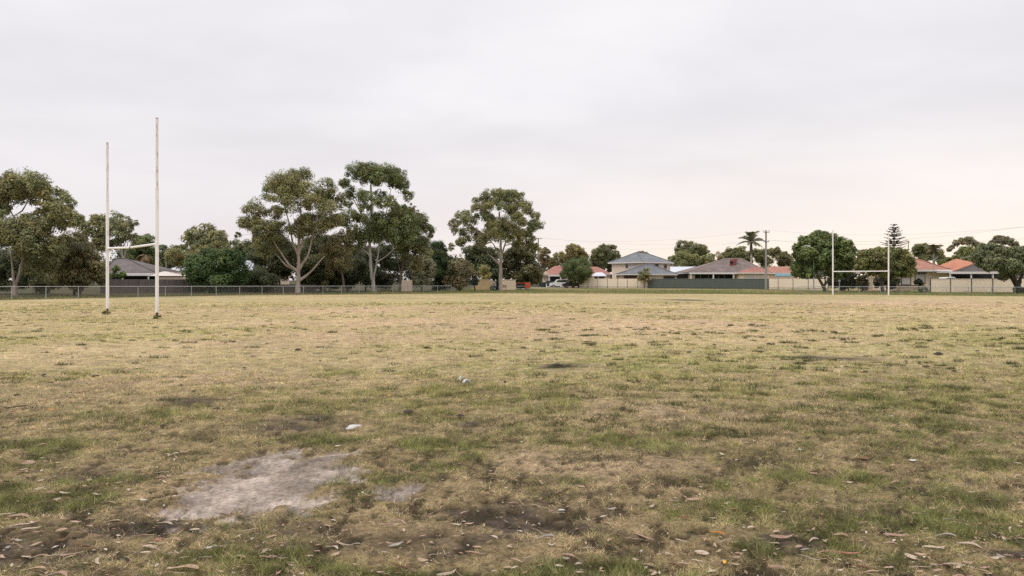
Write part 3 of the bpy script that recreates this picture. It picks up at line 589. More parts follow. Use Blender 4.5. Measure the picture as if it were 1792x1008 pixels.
# ------------------------------------------------------------------ trees
def LB(off, sc, txt):
    return [(off[0] + float(a) / sc, off[1] + float(b) / sc, float(c) / sc) for a, b, c in (q.split(',') for q in txt.split())]
def PL(off, sc, txt):
    return [[(off[0] + float(a) / sc, off[1] + float(b) / sc) for a, b in (q.split(',') for q in t.split())] for t in txt.split('|')]
Z1, Z2, Z3, Z4, Z5, Z6, Z7, Z8 = ((0, 280), 3.36), ((300, 270), 3.6), ((560, 270), 3.6), ((760, 320), 4.8), ((960, 390), 7.2), ((1160, 380), 6.72), ((1360, 380), 6.72), ((1552, 380), 6.72)
GUM = (.135, .138, .062); OLIVE = (.15, .142, .07); DARK = (.068, .078, .038); GREEN_ = (.095, .14, .045); MIDG = (.105, .125, .05); GREYG = (.15, .155, .095)
NLEAF = [0]; LEAFK = np.array([1.9, 1.86, 1.9])
def tree(name, label, cat, D, base, lobes, limbs=None, bark='brownbark', col=GUM, r0=None, dens=1.0, leaf=(.21, .095), droop=.45, fill=.3, group=None, depth=.75, sprays=True, rs=1.0):
    rnd = random.Random(int(base * 7 + D)); k = D / F
    root = thing(name, label, cat, ((base - CX) * k, D, 0), group)
    xs = [l[0] for l in lobes]; yy = [l[1] for l in lobes]
    cx, cy = (min(xs) + max(xs)) / 2, (min(yy) + max(yy)) / 2; hx, hy = (max(xs) - min(xs)) / 2 + 6, (max(yy) - min(yy)) / 2 + 6
    VV, CCs, cents = [], [], []
    for i, (px, py, r) in enumerate(lobes):
        u = min(1, ((px - cx) / hx) ** 2 + ((py - cy) / hy) ** 2); sg = 1 if rnd.random() < .5 else -1
        dz = sg * math.sqrt(1 - u) * hx * k * depth * rnd.uniform(.25, 1); put = [dz]
        if rnd.random() < fill: put.append(-dz)
        for dq in put:
            c = P(px, py, D + dq); rm = r * k * rs; cents.append((c, rm))
            n = min(int(dens * (r * rs) ** 2 * 3.5 * min(4.2, .050 / (leaf[0] * leaf[1]) * (D / 95) ** 2 * .95)) + 30, 9000)
            v, cc = scatter_leaves(n, c, (rm * 1.2, rm * 1.2, rm * 1.14), leaf[0], leaf[1], droop, np.array(col) * LEAFK * rnd.uniform(.86, 1.14) * np.array([1 + .12 * (rnd.random() - .5), 1, 1]), .55)
            VV.append(v); CCs.append(cc)
    V = np.concatenate(VV); cc = np.concatenate(CCs)
    lowm = V[:, 2] < .03; V[lowm, 2] = .03 + .05 * RNG.random(lowm.sum())
    NLEAF[0] += len(V) // 4
    npmesh('crown', V, np.arange(len(V)).reshape(-1, 4), M['leaf'], root, cc)
    # trunk, limbs and a branch into every lobe
    mb = MB(); top = max(c[0][2] for c in cents); sk = []
    if r0 is None: r0 = max(.08, .022 * top)
    if limbs:
        for li, pl in enumerate(limbs):
            pts = []; dz = 0; step = rnd.uniform(-.5, .5)
            for j, (px, py) in enumerate(pl):
                pts.append(P(px, py, D + (0 if li == 0 else step * j)))
            if li == 0: pts[0][2] = -.1
            a_ = r0 if li == 0 else r0 * .52; e_ = .45 if li == 0 else .3
            rad = [a_ * (1 - (1 - e_) * j / (len(pts) - 1)) for j in range(len(pts))]
            if li == 0: rad[0] *= 1.25
            if li:   # start inside the nearest piece already there
                q = min(sk, key=lambda s_: np.linalg.norm(s_[0] - pts[0])); pts[0] = q[0]; rad[0] = min(q[1] * .9, r0 * .75)
            fine = []
            for j in range(len(pts) - 1):
                for t in (0, .5): fine.append((pts[j] + (pts[j + 1] - pts[j]) * t + (np.array([rnd.uniform(-1, 1), rnd.uniform(-1, 1), 0]) * rad[j] * .35 if t else 0), rad[j] + (rad[j + 1] - rad[j]) * t))
            fine.append((pts[-1], rad[-1])); sk += fine
            mb.tube([f[0] for f in fine], [f[1] for f in fine], 8)
    else:
        b = np.array([(base - CX) * k, D, -.1]); t = np.array([(cx - CX) * k * .6 + b[0] * .4, D, top * .55])
        fine = [(b + (t - b) * j / 4 + np.array([rnd.uniform(-1, 1), rnd.uniform(-1, 1), 0]) * (r0 * .5 if 0 < j < 4 else 0), r0 * (1.2 - .7 * j / 4)) for j in range(5)]
        sk += fine; mb.tube([f[0] for f in fine], [f[1] for f in fine], 7)
    main = list(sk)
    if sprays:
        for c, rm in sorted(cents, key=lambda q: -q[1]):
            cand = [s_ for s_ in sk if s_[0][2] < c[2] + .3] or main
            q = min(cand, key=lambda s_: np.linalg.norm(s_[0] - c) + .25 * abs(s_[0][2] - c[2]))
            d = c - q[0]; ra = min(q[1] * .5, .022 + .008 * np.linalg.norm(d))
            m1 = q[0] + d * .5 + np.array([rnd.uniform(-.12, .12), rnd.uniform(-.12, .12), .12]) * np.linalg.norm(d)
            fine = [(q[0], ra), (q[0] * .45 + m1 * .55, ra * .8), (m1, ra * .65), (m1 * .5 + c * .5, ra * .45), (c + np.array([0, 0, rm * .3]), ra * .25)]
            mb.tube([f[0] for f in fine], [max(.012, f[1]) for f in fine], 5)
            sk += fine[2:4]
    mb.build('trunk', M[bark], root)
    return root
# --- left group
tree('gum_tree', 'tall spreading gum tree with forked pale trunk at the left edge', 'tree', 71, 27,
     LB(*Z1, '40,130,60 120,160,80 200,160,75 250,190,60 170,220,55 60,210,65 0,190,70 270,250,45 350,220,55 390,260,50 350,300,50 290,310,45 225,325,35 400,350,50 445,350,38 330,360,45 0,330,35 20,290,35 150,400,70 60,420,80 0,430,70 230,400,60 120,480,80 200,470,75 290,460,60 300,540,70 200,590,80 30,500,55 250,650,75 -50,240,80 -90,330,80 -60,450,80 -110,420,70 470,360,20 380,390,35'),
     PL(*Z1, '90,800 88,740 105,700 125,620 138,555 160,500 200,460|88,740 75,650 65,560 85,480 100,360|100,360 60,300 20,230|105,355 130,300 170,230|138,555 190,430 230,300|125,600 90,520 40,450'), 'gumbark', GUM, .21)
tree('casuarina', 'olive brown bushy tree right of the left edge gum', 'tree', 77, 130,
     LB(*Z1, '430,480,58 400,560,65 470,560,65 540,590,55 580,640,48 430,650,75 520,680,60 370,690,55 590,700,30 380,480,40 500,520,40 330,640,50 320,720,40 450,730,50'), None, 'darkbark', (.135, .125, .06), fill=.6, leaf=(.3, .09), droop=.9)
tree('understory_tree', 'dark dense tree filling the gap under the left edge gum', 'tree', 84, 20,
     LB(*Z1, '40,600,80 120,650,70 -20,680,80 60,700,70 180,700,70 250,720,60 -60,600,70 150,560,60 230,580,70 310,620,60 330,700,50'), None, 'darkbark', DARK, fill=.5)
tree('gum_tree', 'gum tree with open rounded crown rising behind the near goal crossbar', 'tree', 122, 216,
     LB(*Z1, '510,400,42 590,370,48 680,360,50 740,380,45 790,390,26 640,420,52 720,440,50 560,440,45 500,440,38 610,490,48 690,500,45 770,470,38 560,500,45 480,470,30'), PL(*Z1, '725,640 722,590 715,520 690,440|722,590 745,520 760,440|718,540 640,480 590,420'), 'palebark', GUM, .2, dens=.85, leaf=(.36, .16))
tree('background_tree', 'dark tree right behind the tall near goal upright over the brown roof', 'tree', 130, 262,
     LB(*Z1, '830,500,45 880,480,42 850,560,55 800,540,50 910,560,45 760,560,45 880,610,50'), None, 'darkbark', MIDG, fill=.4, leaf=(.36, .16))
tree('background_tree', 'low dark trees behind the small pole left of the round gum', 'tree', 140, 305,
     LB(*Z1, '960,530,30 1010,550,45 1050,540,32 1070,590,40 980,580,45 930,600,40 1120,580,40'), None, 'darkbark', (.085, .1, .045), fill=.4, leaf=(.38, .17))
tree('gum_tree', 'small round headed gum tree above the bright green bush', 'tree', 118, 357,
     LB(*Z2, '140,500,42 220,488,50 290,525,46 325,550,28 100,535,38 160,560,46 240,560,46 85,590,24 190,600,46 260,600,46 100,620,20'), PL(*Z2, '205,760 208,680 215,600|210,660 150,580 120,550|212,650 270,580'), 'brownbark', GUM, .2, leaf=(.34, .15))
tree('olive_tree', 'olive green tree rising just behind the bright green bush', 'tree', 106, 362,
     LB(*Z2, '150,640,52 300,595,52 245,620,50 340,620,40 130,680,45 60,660,55 20,650,50'), None, 'darkbark', (.14, .135, .055), fill=.4)
tree('bush', 'bright green dense bush in front of the silver roofed house', 'bush', 90, 380,
     LB(*Z2, '230,650,55 150,690,55 290,680,65 200,720,75 380,690,65 430,720,58 330,770,75 180,780,65 450,780,46 250,810,60 420,640,36 130,760,45 400,800,50 340,650,45'), None, 'darkbark', (.060, .092, .034), fill=.7, leaf=(.24, .13), droop=.2)
tree('understory_tree', 'dark shrub between the bright bush and the big spreading gum', 'shrub', 94, 455, LB(*Z2, '540,770,55 600,790,50 520,820,45 580,830,45 640,810,45 490,800,40'), None, 'darkbark', DARK, fill=.7)
tree('background_tree', 'row of dull green trees between the bright bush and the largest gum', 'tree', 125, 430,
     LB(*Z2, '400,590,46 470,600,52 540,590,52 360,580,22 500,650,60 420,640,50 570,640,50'), None, 'darkbark', (.1, .11, .05), fill=.5, leaf=(.34, .15))
tree('gum_tree', 'big spreading gum with pale forked trunk and low bare side limbs', 'tree', 88, 521.7,
     LB(*Z2, '700,190,85 815,165,72 640,240,62 880,245,82 960,215,70 1030,290,60 1000,370,75 690,310,70 760,250,62 640,370,50 510,365,75 460,440,40 540,460,50 620,490,65 690,470,60 560,540,42 850,440,60 830,340,48 920,420,50 900,510,50 420,510,17 965,460,50 690,570,60 590,610,50 1040,420,42 770,180,60 960,300,60 800,480,50'),
     PL(*Z2, '798,880 798,800 798,740 800,640 803,540 800,430|786,748 735,690 690,620 640,540 600,480|782,742 720,700 650,620|795,650 765,560 740,430 715,330|803,620 828,560 815,400 815,270|808,720 860,640 885,530 905,440 940,330|805,788 880,740 930,680 965,640|640,540 580,450 520,390|905,440 970,380 1020,320'), 'gumbark', GUM, .29, dens=.9)
tree('gum_tree', 'tallest gum with dark layered crown and twin grey stems', 'tree', 94, 652.5,
     LB(*Z3, '220,110,55 320,115,66 270,140,50 155,185,32 440,130,60 500,140,48 520,190,48 470,190,40 555,260,36 577,335,22 530,345,26 230,255,55 290,270,48 380,255,32 440,300,36 370,310,34 280,340,40 190,400,58 180,320,26 320,450,76 250,430,55 420,420,76 500,390,66 560,410,62 480,480,80 380,520,62 300,530,58 240,520,56 560,500,62 205,490,38 470,350,40 360,150,45'),
     PL(*Z3, '335,880 335,800 325,755 318,640 312,540 325,400 325,280 320,190|335,790 350,720 365,640 375,540 420,360 445,230|318,640 270,600 240,560|370,670 420,640 485,580|376,550 390,530 408,520|320,480 260,380 210,280'), 'palebark', (.108, .125, .053), .25, dens=.95)
tree('gum_tree', 'leaning brown trunked gum beside the tallest gum', 'tree', 97, 699,
     LB(*Z3, '640,430,48 680,480,36 620,400,40 600,470,44 690,510,22 560,580,66 620,580,54 520,600,62 640,650,60 600,700,50 655,560,36 490,560,50'), PL(*Z3, '500,890 505,820 512,760 527,680 560,580 600,480|527,680 600,620|515,740 480,640'), 'brownbark', (.118, .122, .057), .19)
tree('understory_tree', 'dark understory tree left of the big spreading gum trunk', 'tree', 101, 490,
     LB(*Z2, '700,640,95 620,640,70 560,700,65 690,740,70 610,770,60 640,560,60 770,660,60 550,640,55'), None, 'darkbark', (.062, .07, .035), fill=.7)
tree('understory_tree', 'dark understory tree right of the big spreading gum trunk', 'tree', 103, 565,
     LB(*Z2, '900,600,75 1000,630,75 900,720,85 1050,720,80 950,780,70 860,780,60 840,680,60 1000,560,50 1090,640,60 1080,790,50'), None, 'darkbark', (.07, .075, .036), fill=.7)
tree('drooping_tree', 'olive drooping tree between the two tallest gums', 'tree', 92, 603,
     LB(*Z3, '130,560,60 120,640,60 170,520,45 160,600,50 100,690,60 150,690,50 60,600,50'), None, 'brownbark', OLIVE, fill=.4, droop=1.1, leaf=(.32, .08))
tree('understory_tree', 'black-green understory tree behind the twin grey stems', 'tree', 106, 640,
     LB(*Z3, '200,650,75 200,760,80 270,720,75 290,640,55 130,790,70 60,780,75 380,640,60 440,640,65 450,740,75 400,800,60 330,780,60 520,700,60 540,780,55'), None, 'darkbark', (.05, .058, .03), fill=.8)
tree('grey_shrub', 'grey-green shrub beside the cream panel under the leaning gum', 'shrub', 104, 738,
     LB(*Z3, '640,760,55 610,720,45 680,720,50 650,690,45 680,790,40 620,800,35'), None, 'darkbark', GREYG, fill=.6)
tree('cypress', 'dark conical bushy tree right of the leaning gum', 'tree', 108, 770,
     LB(*Z3, '740,600,50 760,690,75 730,770,75 800,720,58 780,640,52 720,650,40 800,790,55 750,820,50'), None, 'darkbark', (.048, .068, .03), fill=.8, droop=0)
tree('olive_shrub', 'olive shrub between the conical tree and the cream wall', 'shrub', 106, 806,
     LB(*Z4, '250,740,75 200,790,60 320,770,42 180,700,50 150,760,55 230,680,45 120,830,45 210,850,45 250,820,45'), None, 'darkbark', (.15, .135, .075), fill=.6)
tree('topiary_bush', 'small dark round bush on a stem before the cream wall', 'bush', 103, 830.5,
     LB(*Z4, '335,825,30 320,840,26 352,835,24 338,805,20'), PL(*Z4, '340,905 338,860 336,830'), 'darkbark', (.03, .04, .03), .09, fill=.8, leaf=(.16, .08), sprays=False)
tree('gum_tree', 'broad crowned gum with thick pale forked trunk before the cream wall', 'tree', 107, 876.5,
     LB(*Z4, '450,120,54 540,125,66 640,115,62 720,150,62 760,200,52 785,240,40 380,165,54 360,220,44 450,195,50 640,225,56 700,300,52 560,200,40 740,335,40 850,290,44 880,350,40 830,360,46 800,400,34 460,310,50 420,260,38 350,295,38 240,290,62 180,350,52 300,340,55 170,410,30 260,420,50 340,420,50 220,500,38 140,540,30 270,470,34 560,360,70 480,390,60 640,390,64 440,450,60 560,440,64 700,430,60 760,450,54 390,490,54 660,470,50 720,520,54 800,480,44 840,540,36 590,140,50'),
     PL(*Z4, '562,915 558,850 556,780 555,690 556,630 560,560 558,500 555,400 545,250|553,640 530,580 500,520 465,480|560,620 580,560 600,500 625,470 645,350 660,200|545,690 500,640 460,605 440,575|470,490 400,520 330,470 270,360|625,470 700,400 780,320'), 'gumbark', (.128, .132, .058), .28, dens=.95)
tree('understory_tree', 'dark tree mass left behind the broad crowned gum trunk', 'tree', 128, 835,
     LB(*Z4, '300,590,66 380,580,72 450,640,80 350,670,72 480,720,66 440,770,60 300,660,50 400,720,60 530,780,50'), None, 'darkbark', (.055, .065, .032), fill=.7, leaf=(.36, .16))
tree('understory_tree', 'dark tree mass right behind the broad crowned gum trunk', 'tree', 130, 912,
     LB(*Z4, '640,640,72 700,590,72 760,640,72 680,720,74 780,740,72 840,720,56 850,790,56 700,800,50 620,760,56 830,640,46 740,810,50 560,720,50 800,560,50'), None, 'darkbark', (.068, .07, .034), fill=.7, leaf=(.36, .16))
tree('yellow_shrub', 'yellowish green sapling over the left end of the cream wall', 'shrub', 122, 848,
     LB(*Z4, '420,730,36 440,770,34 400,760,28 395,710,22 430,795,26'), None, 'darkbark', (.19, .17, .07), fill=.4)
tree('background_tree', 'thin far gum just right of the left utility pole', 'tree', 190, 950,
     LB(*Z4, '900,590,36 930,575,30 960,580,16 900,640,36 880,560,26 930,630,34 960,650,30 920,680,30'), None, 'brownbark', (.15, .13, .065), leaf=(.45, .2))
# the far wooded skyline behind the suburb, one mass
VV, CCs = [], []
for i in range(150):
    px = -250 + 2300 * (i + random.random()) / 150; lowr = px > 950
    D = random.uniform(205, 250); r = random.uniform(9, 17)
    py = random.uniform(474, 486) if lowr else random.uniform(452, 484)
    c_ = P(px, py, D); v, cc = scatter_leaves(int(r * r * 1.6) + 60, c_, (r * D / F * 1.5, r * D / F * 1.5, max(r * D / F, c_[2] * .6)), .8, .4, .3, np.array((.095, .1, .05)) * random.uniform(.7, 1.2), .5)
    v[:, 2] = np.maximum(v[:, 2], .05); VV.append(v); CCs.append(cc)
V = np.concatenate(VV); tag(npmesh('distant_trees', V, np.arange(len(V)).reshape(-1, 4), M['leaf'], None, np.concatenate(CCs)), 'far off dark wooded skyline behind the houses', 'trees', kind='stuff')
# --- behind the houses, right half
tree('street_tree', 'round dark street tree between the red roofs with a parked car below', 'tree', 146, 1005,
     LB(*Z5, '250,560,62 330,560,72 420,570,80 260,650,70 200,660,46 360,650,88 470,630,62 515,650,36 330,500,46 430,500,52 300,700,50 420,700,50'), PL(*Z5, '310,820 305,760 315,700 330,620|310,770 270,700|318,730 390,640'), 'darkbark', (.075, .095, .038), .26, fill=.8, rs=1.18)
tree('street_tree', 'slim curved trunk tree leaning right out of the round street tree', 'tree', 148, 1012.5,
     LB(*Z5, '430,660,42 470,650,40 400,640,40'), PL(*Z5, '378,825 385,770 420,715 450,670'), 'brownbark', (.08, .1, .04), .14, fill=.5)
for i, (lab, D, b, z, t, cl) in enumerate([
    ('tall brownish far trees behind the round street tree', 200, 1005, Z5, '130,430,52 260,340,42 340,350,50 410,380,44 330,430,68 430,450,54 220,470,60 60,500,52 450,520,46 300,300,30 20,510,40 380,500,60', (.165, .145, .06)),
    ('far gum rising left of the two storey house', 195, 1055, Z5, '690,340,48 620,380,52 800,330,38 850,370,26 720,410,68 830,440,52 600,470,60 700,500,68 760,570,46 570,440,40 650,560,46 880,420,22 740,330,40', (.115, .12, .055)),
    ('round dark gum behind the silver roof', 190, 1203, Z6, '230,340,52 310,340,52 180,400,36 380,380,52 460,380,50 300,420,60 400,450,50 510,420,36 220,430,50', (.11, .115, .05)),
    ('low rounded trees in front of the round dark gum over the silver roof', 172, 1208, Z6, '240,480,68 150,500,44 350,500,56 430,550,54 300,560,46 210,550,46 560,480,44 580,540,36 500,520,50 100,510,36', (.135, .14, .058)),
    ('wide dark hedge of trees behind the brown roof and palm', 185, 1300, Z6, '770,400,34 730,470,44 860,430,52 930,400,42 980,450,52 890,470,52 1080,430,44 1160,440,44 1130,490,44 1200,420,34 800,470,44 1000,520,44 690,500,36 1200,520,44', (.115, .12, .05)),
    ('flat topped far gum right of the tall utility pole', 200, 1362, Z6, '1280,410,38 1340,400,34 1420,450,38 1370,480,40 1300,455,22 1440,520,52 1500,540,44 1400,560,36 1250,520,36 1480,480,30', (.14, .13, .06)),
    ('dark far tree cluster between the pine and the umbrella gums', 160, 1625, Z8, '370,370,40 430,360,40 340,400,28 470,390,44 400,460,60 600,460,60 640,500,44 480,500,54 540,450,50', (.105, .11, .05)),
    ('left of two far umbrella shaped gums at the right', 175, 1690, Z8, '880,285,30 960,278,38 1040,310,38 820,310,30 760,360,24 1080,340,34 730,390,20', (.135, .125, .07)),
    ('bushy green tree under the left umbrella gum behind the orange roof', 150, 1683, Z8, '900,400,44 980,400,46 820,430,20 900,460,46 700,540,44 650,540,36 820,500,44 740,510,36 1010,470,50 960,500,40', (.125, .135, .05)),
    ('right of two far umbrella shaped gums at the right', 178, 1755, Z8, '1240,300,32 1310,270,38 1380,268,38 1450,290,38 1500,330,34 1530,370,24 1200,330,18 1270,330,22', (.125, .12, .068)),
    ('low far bush beyond the right edge tree', 170, 1790, Z8, '1580,400,30 1620,390,34 1680,400,40', (.14, .13, .05))]):
    tree('background_tree', lab, 'tree', D, b, LB(*z, t), None, 'brownbark', cl, leaf=(.32, .16), fill=.7, dens=1.5, rs=1.18)
tree('bare_bush', 'thin reddish bare bush showing over the grey roof ridge', 'bush', 175, 1120, LB(*Z5, '1150,372,20 1220,385,20 1185,372,18 1250,392,12'), None, 'brownbark', (.17, .11, .06), leaf=(.4, .16))
tree('bare_tree', 'leafless pinkish tree left of the brown roof peak', 'tree', 180, 1255, LB(*Z6, '640,440,34 620,470,30 670,460,30 650,420,20'), None, 'gumbark', (.25, .19, .14), leaf=(.3, .08), dens=.35)
tree('garden_shrub', 'pale olive shrub growing in front of the grey roofed garage', 'shrub', 140.5, 1127.5, LB(*Z5, '1170,650,42 1240,610,36 1215,660,52 1245,670,40 1210,580,20 1170,690,40 1240,710,36'), None, 'brownbark', (.155, .15, .075), fill=.4, leaf=(.28, .1))
tree('fig_tree', 'large rounded green tree behind the left upright of the far goal', 'tree', 101, 1443,
     LB(*Z7, '480,230,52 430,270,60 560,240,60 330,300,60 650,270,60 740,300,52 820,330,52 870,390,44 260,370,52 240,450,44 400,350,70 500,320,70 600,350,70 700,380,70 340,430,70 450,440,70 560,450,70 680,470,70 800,430,60 860,470,44 220,600,52 280,540,60 230,660,44 310,660,52 380,580,70 500,560,60 620,560,70 740,560,70 840,540,52 400,660,44 700,660,52 800,620,52 780,700,36 640,640,50 900,430,24'),
     PL(*Z7, '560,880 555,840 530,790 490,720 455,640 445,540|556,850 568,760 560,690 540,560|558,800 620,720 650,640|455,640 400,540'), 'brownbark', (.088, .112, .042), .26, fill=.8, dens=1.6, rs=1.16, leaf=(.28, .14), droop=.15)
tree('fig_tree', 'wide low olive green tree behind the right upright of the far goal', 'tree', 97, 1543,
     LB(*Z7, '1000,450,52 1080,440,52 1180,420,52 1280,420,52 1380,420,52 1460,430,52 1530,480,52 1570,540,44 1585,620,42 1540,650,50 970,520,42 1060,520,60 1160,500,60 1260,500,60 1360,500,60 1450,520,60 980,600,44 1080,600,60 1180,590,60 1290,590,60 1400,600,60 1480,610,52 1120,660,42 1250,660,50 1370,670,42 1470,670,42'),
     PL(*Z7, '1240,880 1235,830 1230,780 1210,700 1180,640|1236,800 1170,720 1120,650|1236,800 1290,690 1340,620|1240,780 1255,680'), 'brownbark', (.125, .128, .05), .2, fill=.8, dens=1.6, rs=1.16, leaf=(.28, .12), droop=.3)
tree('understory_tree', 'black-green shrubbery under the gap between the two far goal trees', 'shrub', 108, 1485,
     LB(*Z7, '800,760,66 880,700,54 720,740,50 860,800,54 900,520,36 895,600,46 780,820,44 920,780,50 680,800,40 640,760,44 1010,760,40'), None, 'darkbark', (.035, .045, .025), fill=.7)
tree('olive_shrub', 'olive shrub between the black-green shrubbery and the cream pillar', 'shrub', 102, 1509, LB(*Z7, '1000,730,48 1000,800,50 970,770,36 1040,770,36 1030,830,30'), None, 'darkbark', (.12, .11, .06), fill=.6)
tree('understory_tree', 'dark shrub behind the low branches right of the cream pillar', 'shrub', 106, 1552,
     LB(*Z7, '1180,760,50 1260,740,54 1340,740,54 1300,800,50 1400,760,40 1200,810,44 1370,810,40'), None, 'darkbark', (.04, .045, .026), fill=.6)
tree('willow_tree', 'dark trunked leaning tree at the right edge over the cream fence', 'tree', 88, 1781,
     LB(*Z8, '1080,400,44 1150,380,52 1250,370,52 1340,380,44 1430,390,44 1520,420,52 1600,420,52 1060,470,52 1140,460,52 1240,450,60 1340,450,60 1440,460,60 1540,480,60 1610,480,52 1120,540,50 1220,540,60 1320,540,60 1430,540,60 1530,550,60 1610,560,52 1200,600,40 1400,600,50 1500,620,42 1600,600,42 1360,700,40 1350,650,26 1660,450,70 1690,550,70 1720,400,70 1760,500,70'),
     PL(*Z8, '1545,890 1540,840 1510,760 1450,670 1380,620 1300,580|1535,810 1570,720 1605,640 1640,540|1450,670 1470,560'), 'darkbark', (.108, .122, .062), .42, fill=.8, dens=1.5, leaf=(.24, .09), rs=1.2, droop=.7)
tree('weedy_shrub', 'dark weedy clump at the foot of the right edge tree', 'shrub', 87, 1783, LB(*Z8, '1540,840,36 1580,850,34 1510,860,26 1620,860,36'), None, 'darkbark', (.07, .08, .04), fill=.5, leaf=(.24, .06), droop=-.4, sprays=False)
tree('topiary_bush', 'dark clipped ball bush in front of the house window', 'bush', 97, 1608, LB(*Z8, '375,770,36 350,765,26 400,770,26 375,745,22'), PL(*Z8, '378,890 376,820 375,780'), 'darkbark', (.025, .036, .022), .08, fill=.8, leaf=(.16, .08), sprays=False)
tree('grey_shrub', 'grey-green rounded shrub left of the brown framed cream fence', 'shrub', 93, 1616, LB(*Z8, '430,855,36 400,870,30 460,870,26 430,835,26 445,880,26'), None, 'darkbark', (.1, .105, .07), fill=.7, leaf=(.18, .08), sprays=False)
tree('low_plant', 'low light green plant on the verge beside the grey-green shrub', 'plant', 92, 1601, LB(*Z8, '320,868,14 345,866,14 335,872,14 305,872,11'), None, 'darkbark', (.17, .2, .07), fill=.4, leaf=(.18, .08), sprays=False)
tree('cycad', 'light green feathery plant before the dark carport on the left', 'plant', 92, 204, LB((180, 420), 9.16, '210,480,52 320,540,42 150,560,52 250,580,46 220,430,30 90,600,46 300,590,36'), None, 'brownbark', (.085, .12, .038), fill=.5, leaf=(.34, .08), droop=.4)

# --- palms and the pine
def palm(label, px, D, base_py, top_py, crown, fr, r, col, trunk=True, wid=.32):
    k = D / F; root = thing('palm_tree', label, 'palm', ((px - CX) * k, D, 0))
    tp = P(px, top_py, D); b = np.array([tp[0], D, -.05])
    MB().tube([b, b * .5 + tp * .5 + (.05, 0, 0), tp], [r * 1.2, r, r * .9], 8).build('trunk', M['palebark' if trunk else 'brownbark'], root)
    VV, CC_ = [], []
    for (ex, ey, dz) in fr:
        e = P(ex, ey, D + dz); mid = (tp + e) / 2; mid[2] = max(tp[2], e[2]) + .35 * np.linalg.norm((e - tp)[:2]) * (.8 if e[2] > tp[2] - 1.0 else .6)
        nseg = 26
        for j in range(nseg):
            t = (j + .5) / nseg; p = (1 - t) ** 2 * tp + 2 * t * (1 - t) * mid + t * t * e
            tan = 2 * (1 - t) * (mid - tp) + 2 * t * (e - mid); tan /= np.linalg.norm(tan)
            sd_ = np.cross(tan, (0, 0, 1.)); sd_ /= np.linalg.norm(sd_) + 1e-6
            for s_ in (-1, 1):
                ll = wid * (2.6 * math.sin(math.pi * min(1, .12 + .85 * t)) + .4); d = sd_ * s_ * .6 + tan * .55 + np.array([0, 0, -.55 + .2 * random.random()]); d /= np.linalg.norm(d)
                w = np.cross(d, (0, 0, 1.)); w = tan * .09
                VV.append([p - w, p + w, p + d * ll + w * .3, p + d * ll - w * .3]); CC_.append(np.array(col) * random.uniform(.7, 1.3))
    V = np.array(VV).reshape(-1, 3); npmesh('crown', V, np.arange(len(V)).reshape(-1, 4), M['leaf'], root, np.repeat(np.array(CC_), 4, 0))
    return root
q6 = lambda t: [(1160 + a / 6.72, 380 + b / 6.72, c) for a, b, c in t]
pr = palm('tall palm with drooping fronds left of the tall utility pole', 1314.5, 168, 507, 424, None,
          q6([(860, 335, 0), (885, 245, .8), (975, 170, 0), (1130, 165, .5), (1210, 280, 0), (1185, 370, -1), (940, 225, -1.5), (1100, 210, 1), (1010, 175, -1), (1180, 260, 1), (900, 300, 1), (1140, 345, 1.5), (1060, 170, -1.2), (1000, 330, -2), (1100, 340, -2)]), .22, (.16, .16, .08), True, .30)
k_ = 168 / F
MB().tube([P(1314.5, 445, 168), P(1314.5, 434, 168), P(1314.5, 424, 168)], [.30, .34, .2], 10).build('crownshaft', mat('palm_crownshaft', (.11, .12, .06), .6), pr)
palm('short palm in front of the far tree cluster at the right', 1634, 150, 507, 437, None,
     [(1552 + a / 6.72, 380 + b / 6.72, c) for a, b, c in ((440, 360, 0), (500, 330, 1), (545, 320, -1), (610, 340, 1), (660, 330, 0), (640, 400, -1), (460, 420, -1), (580, 330, 0), (520, 440, 1), (590, 450, 1))], .25, (.13, .125, .06), False, .32)
palm('dry brown palm drooping behind the brown roof carport', 253, 118, 507, 446, None,
     [(232, 462, 0), (240, 468, 1), (262, 468, 0), (270, 462, 1), (250, 470, -1), (258, 455, -1), (245, 452, 1)], .2, (.20, .145, .075), False, .3)
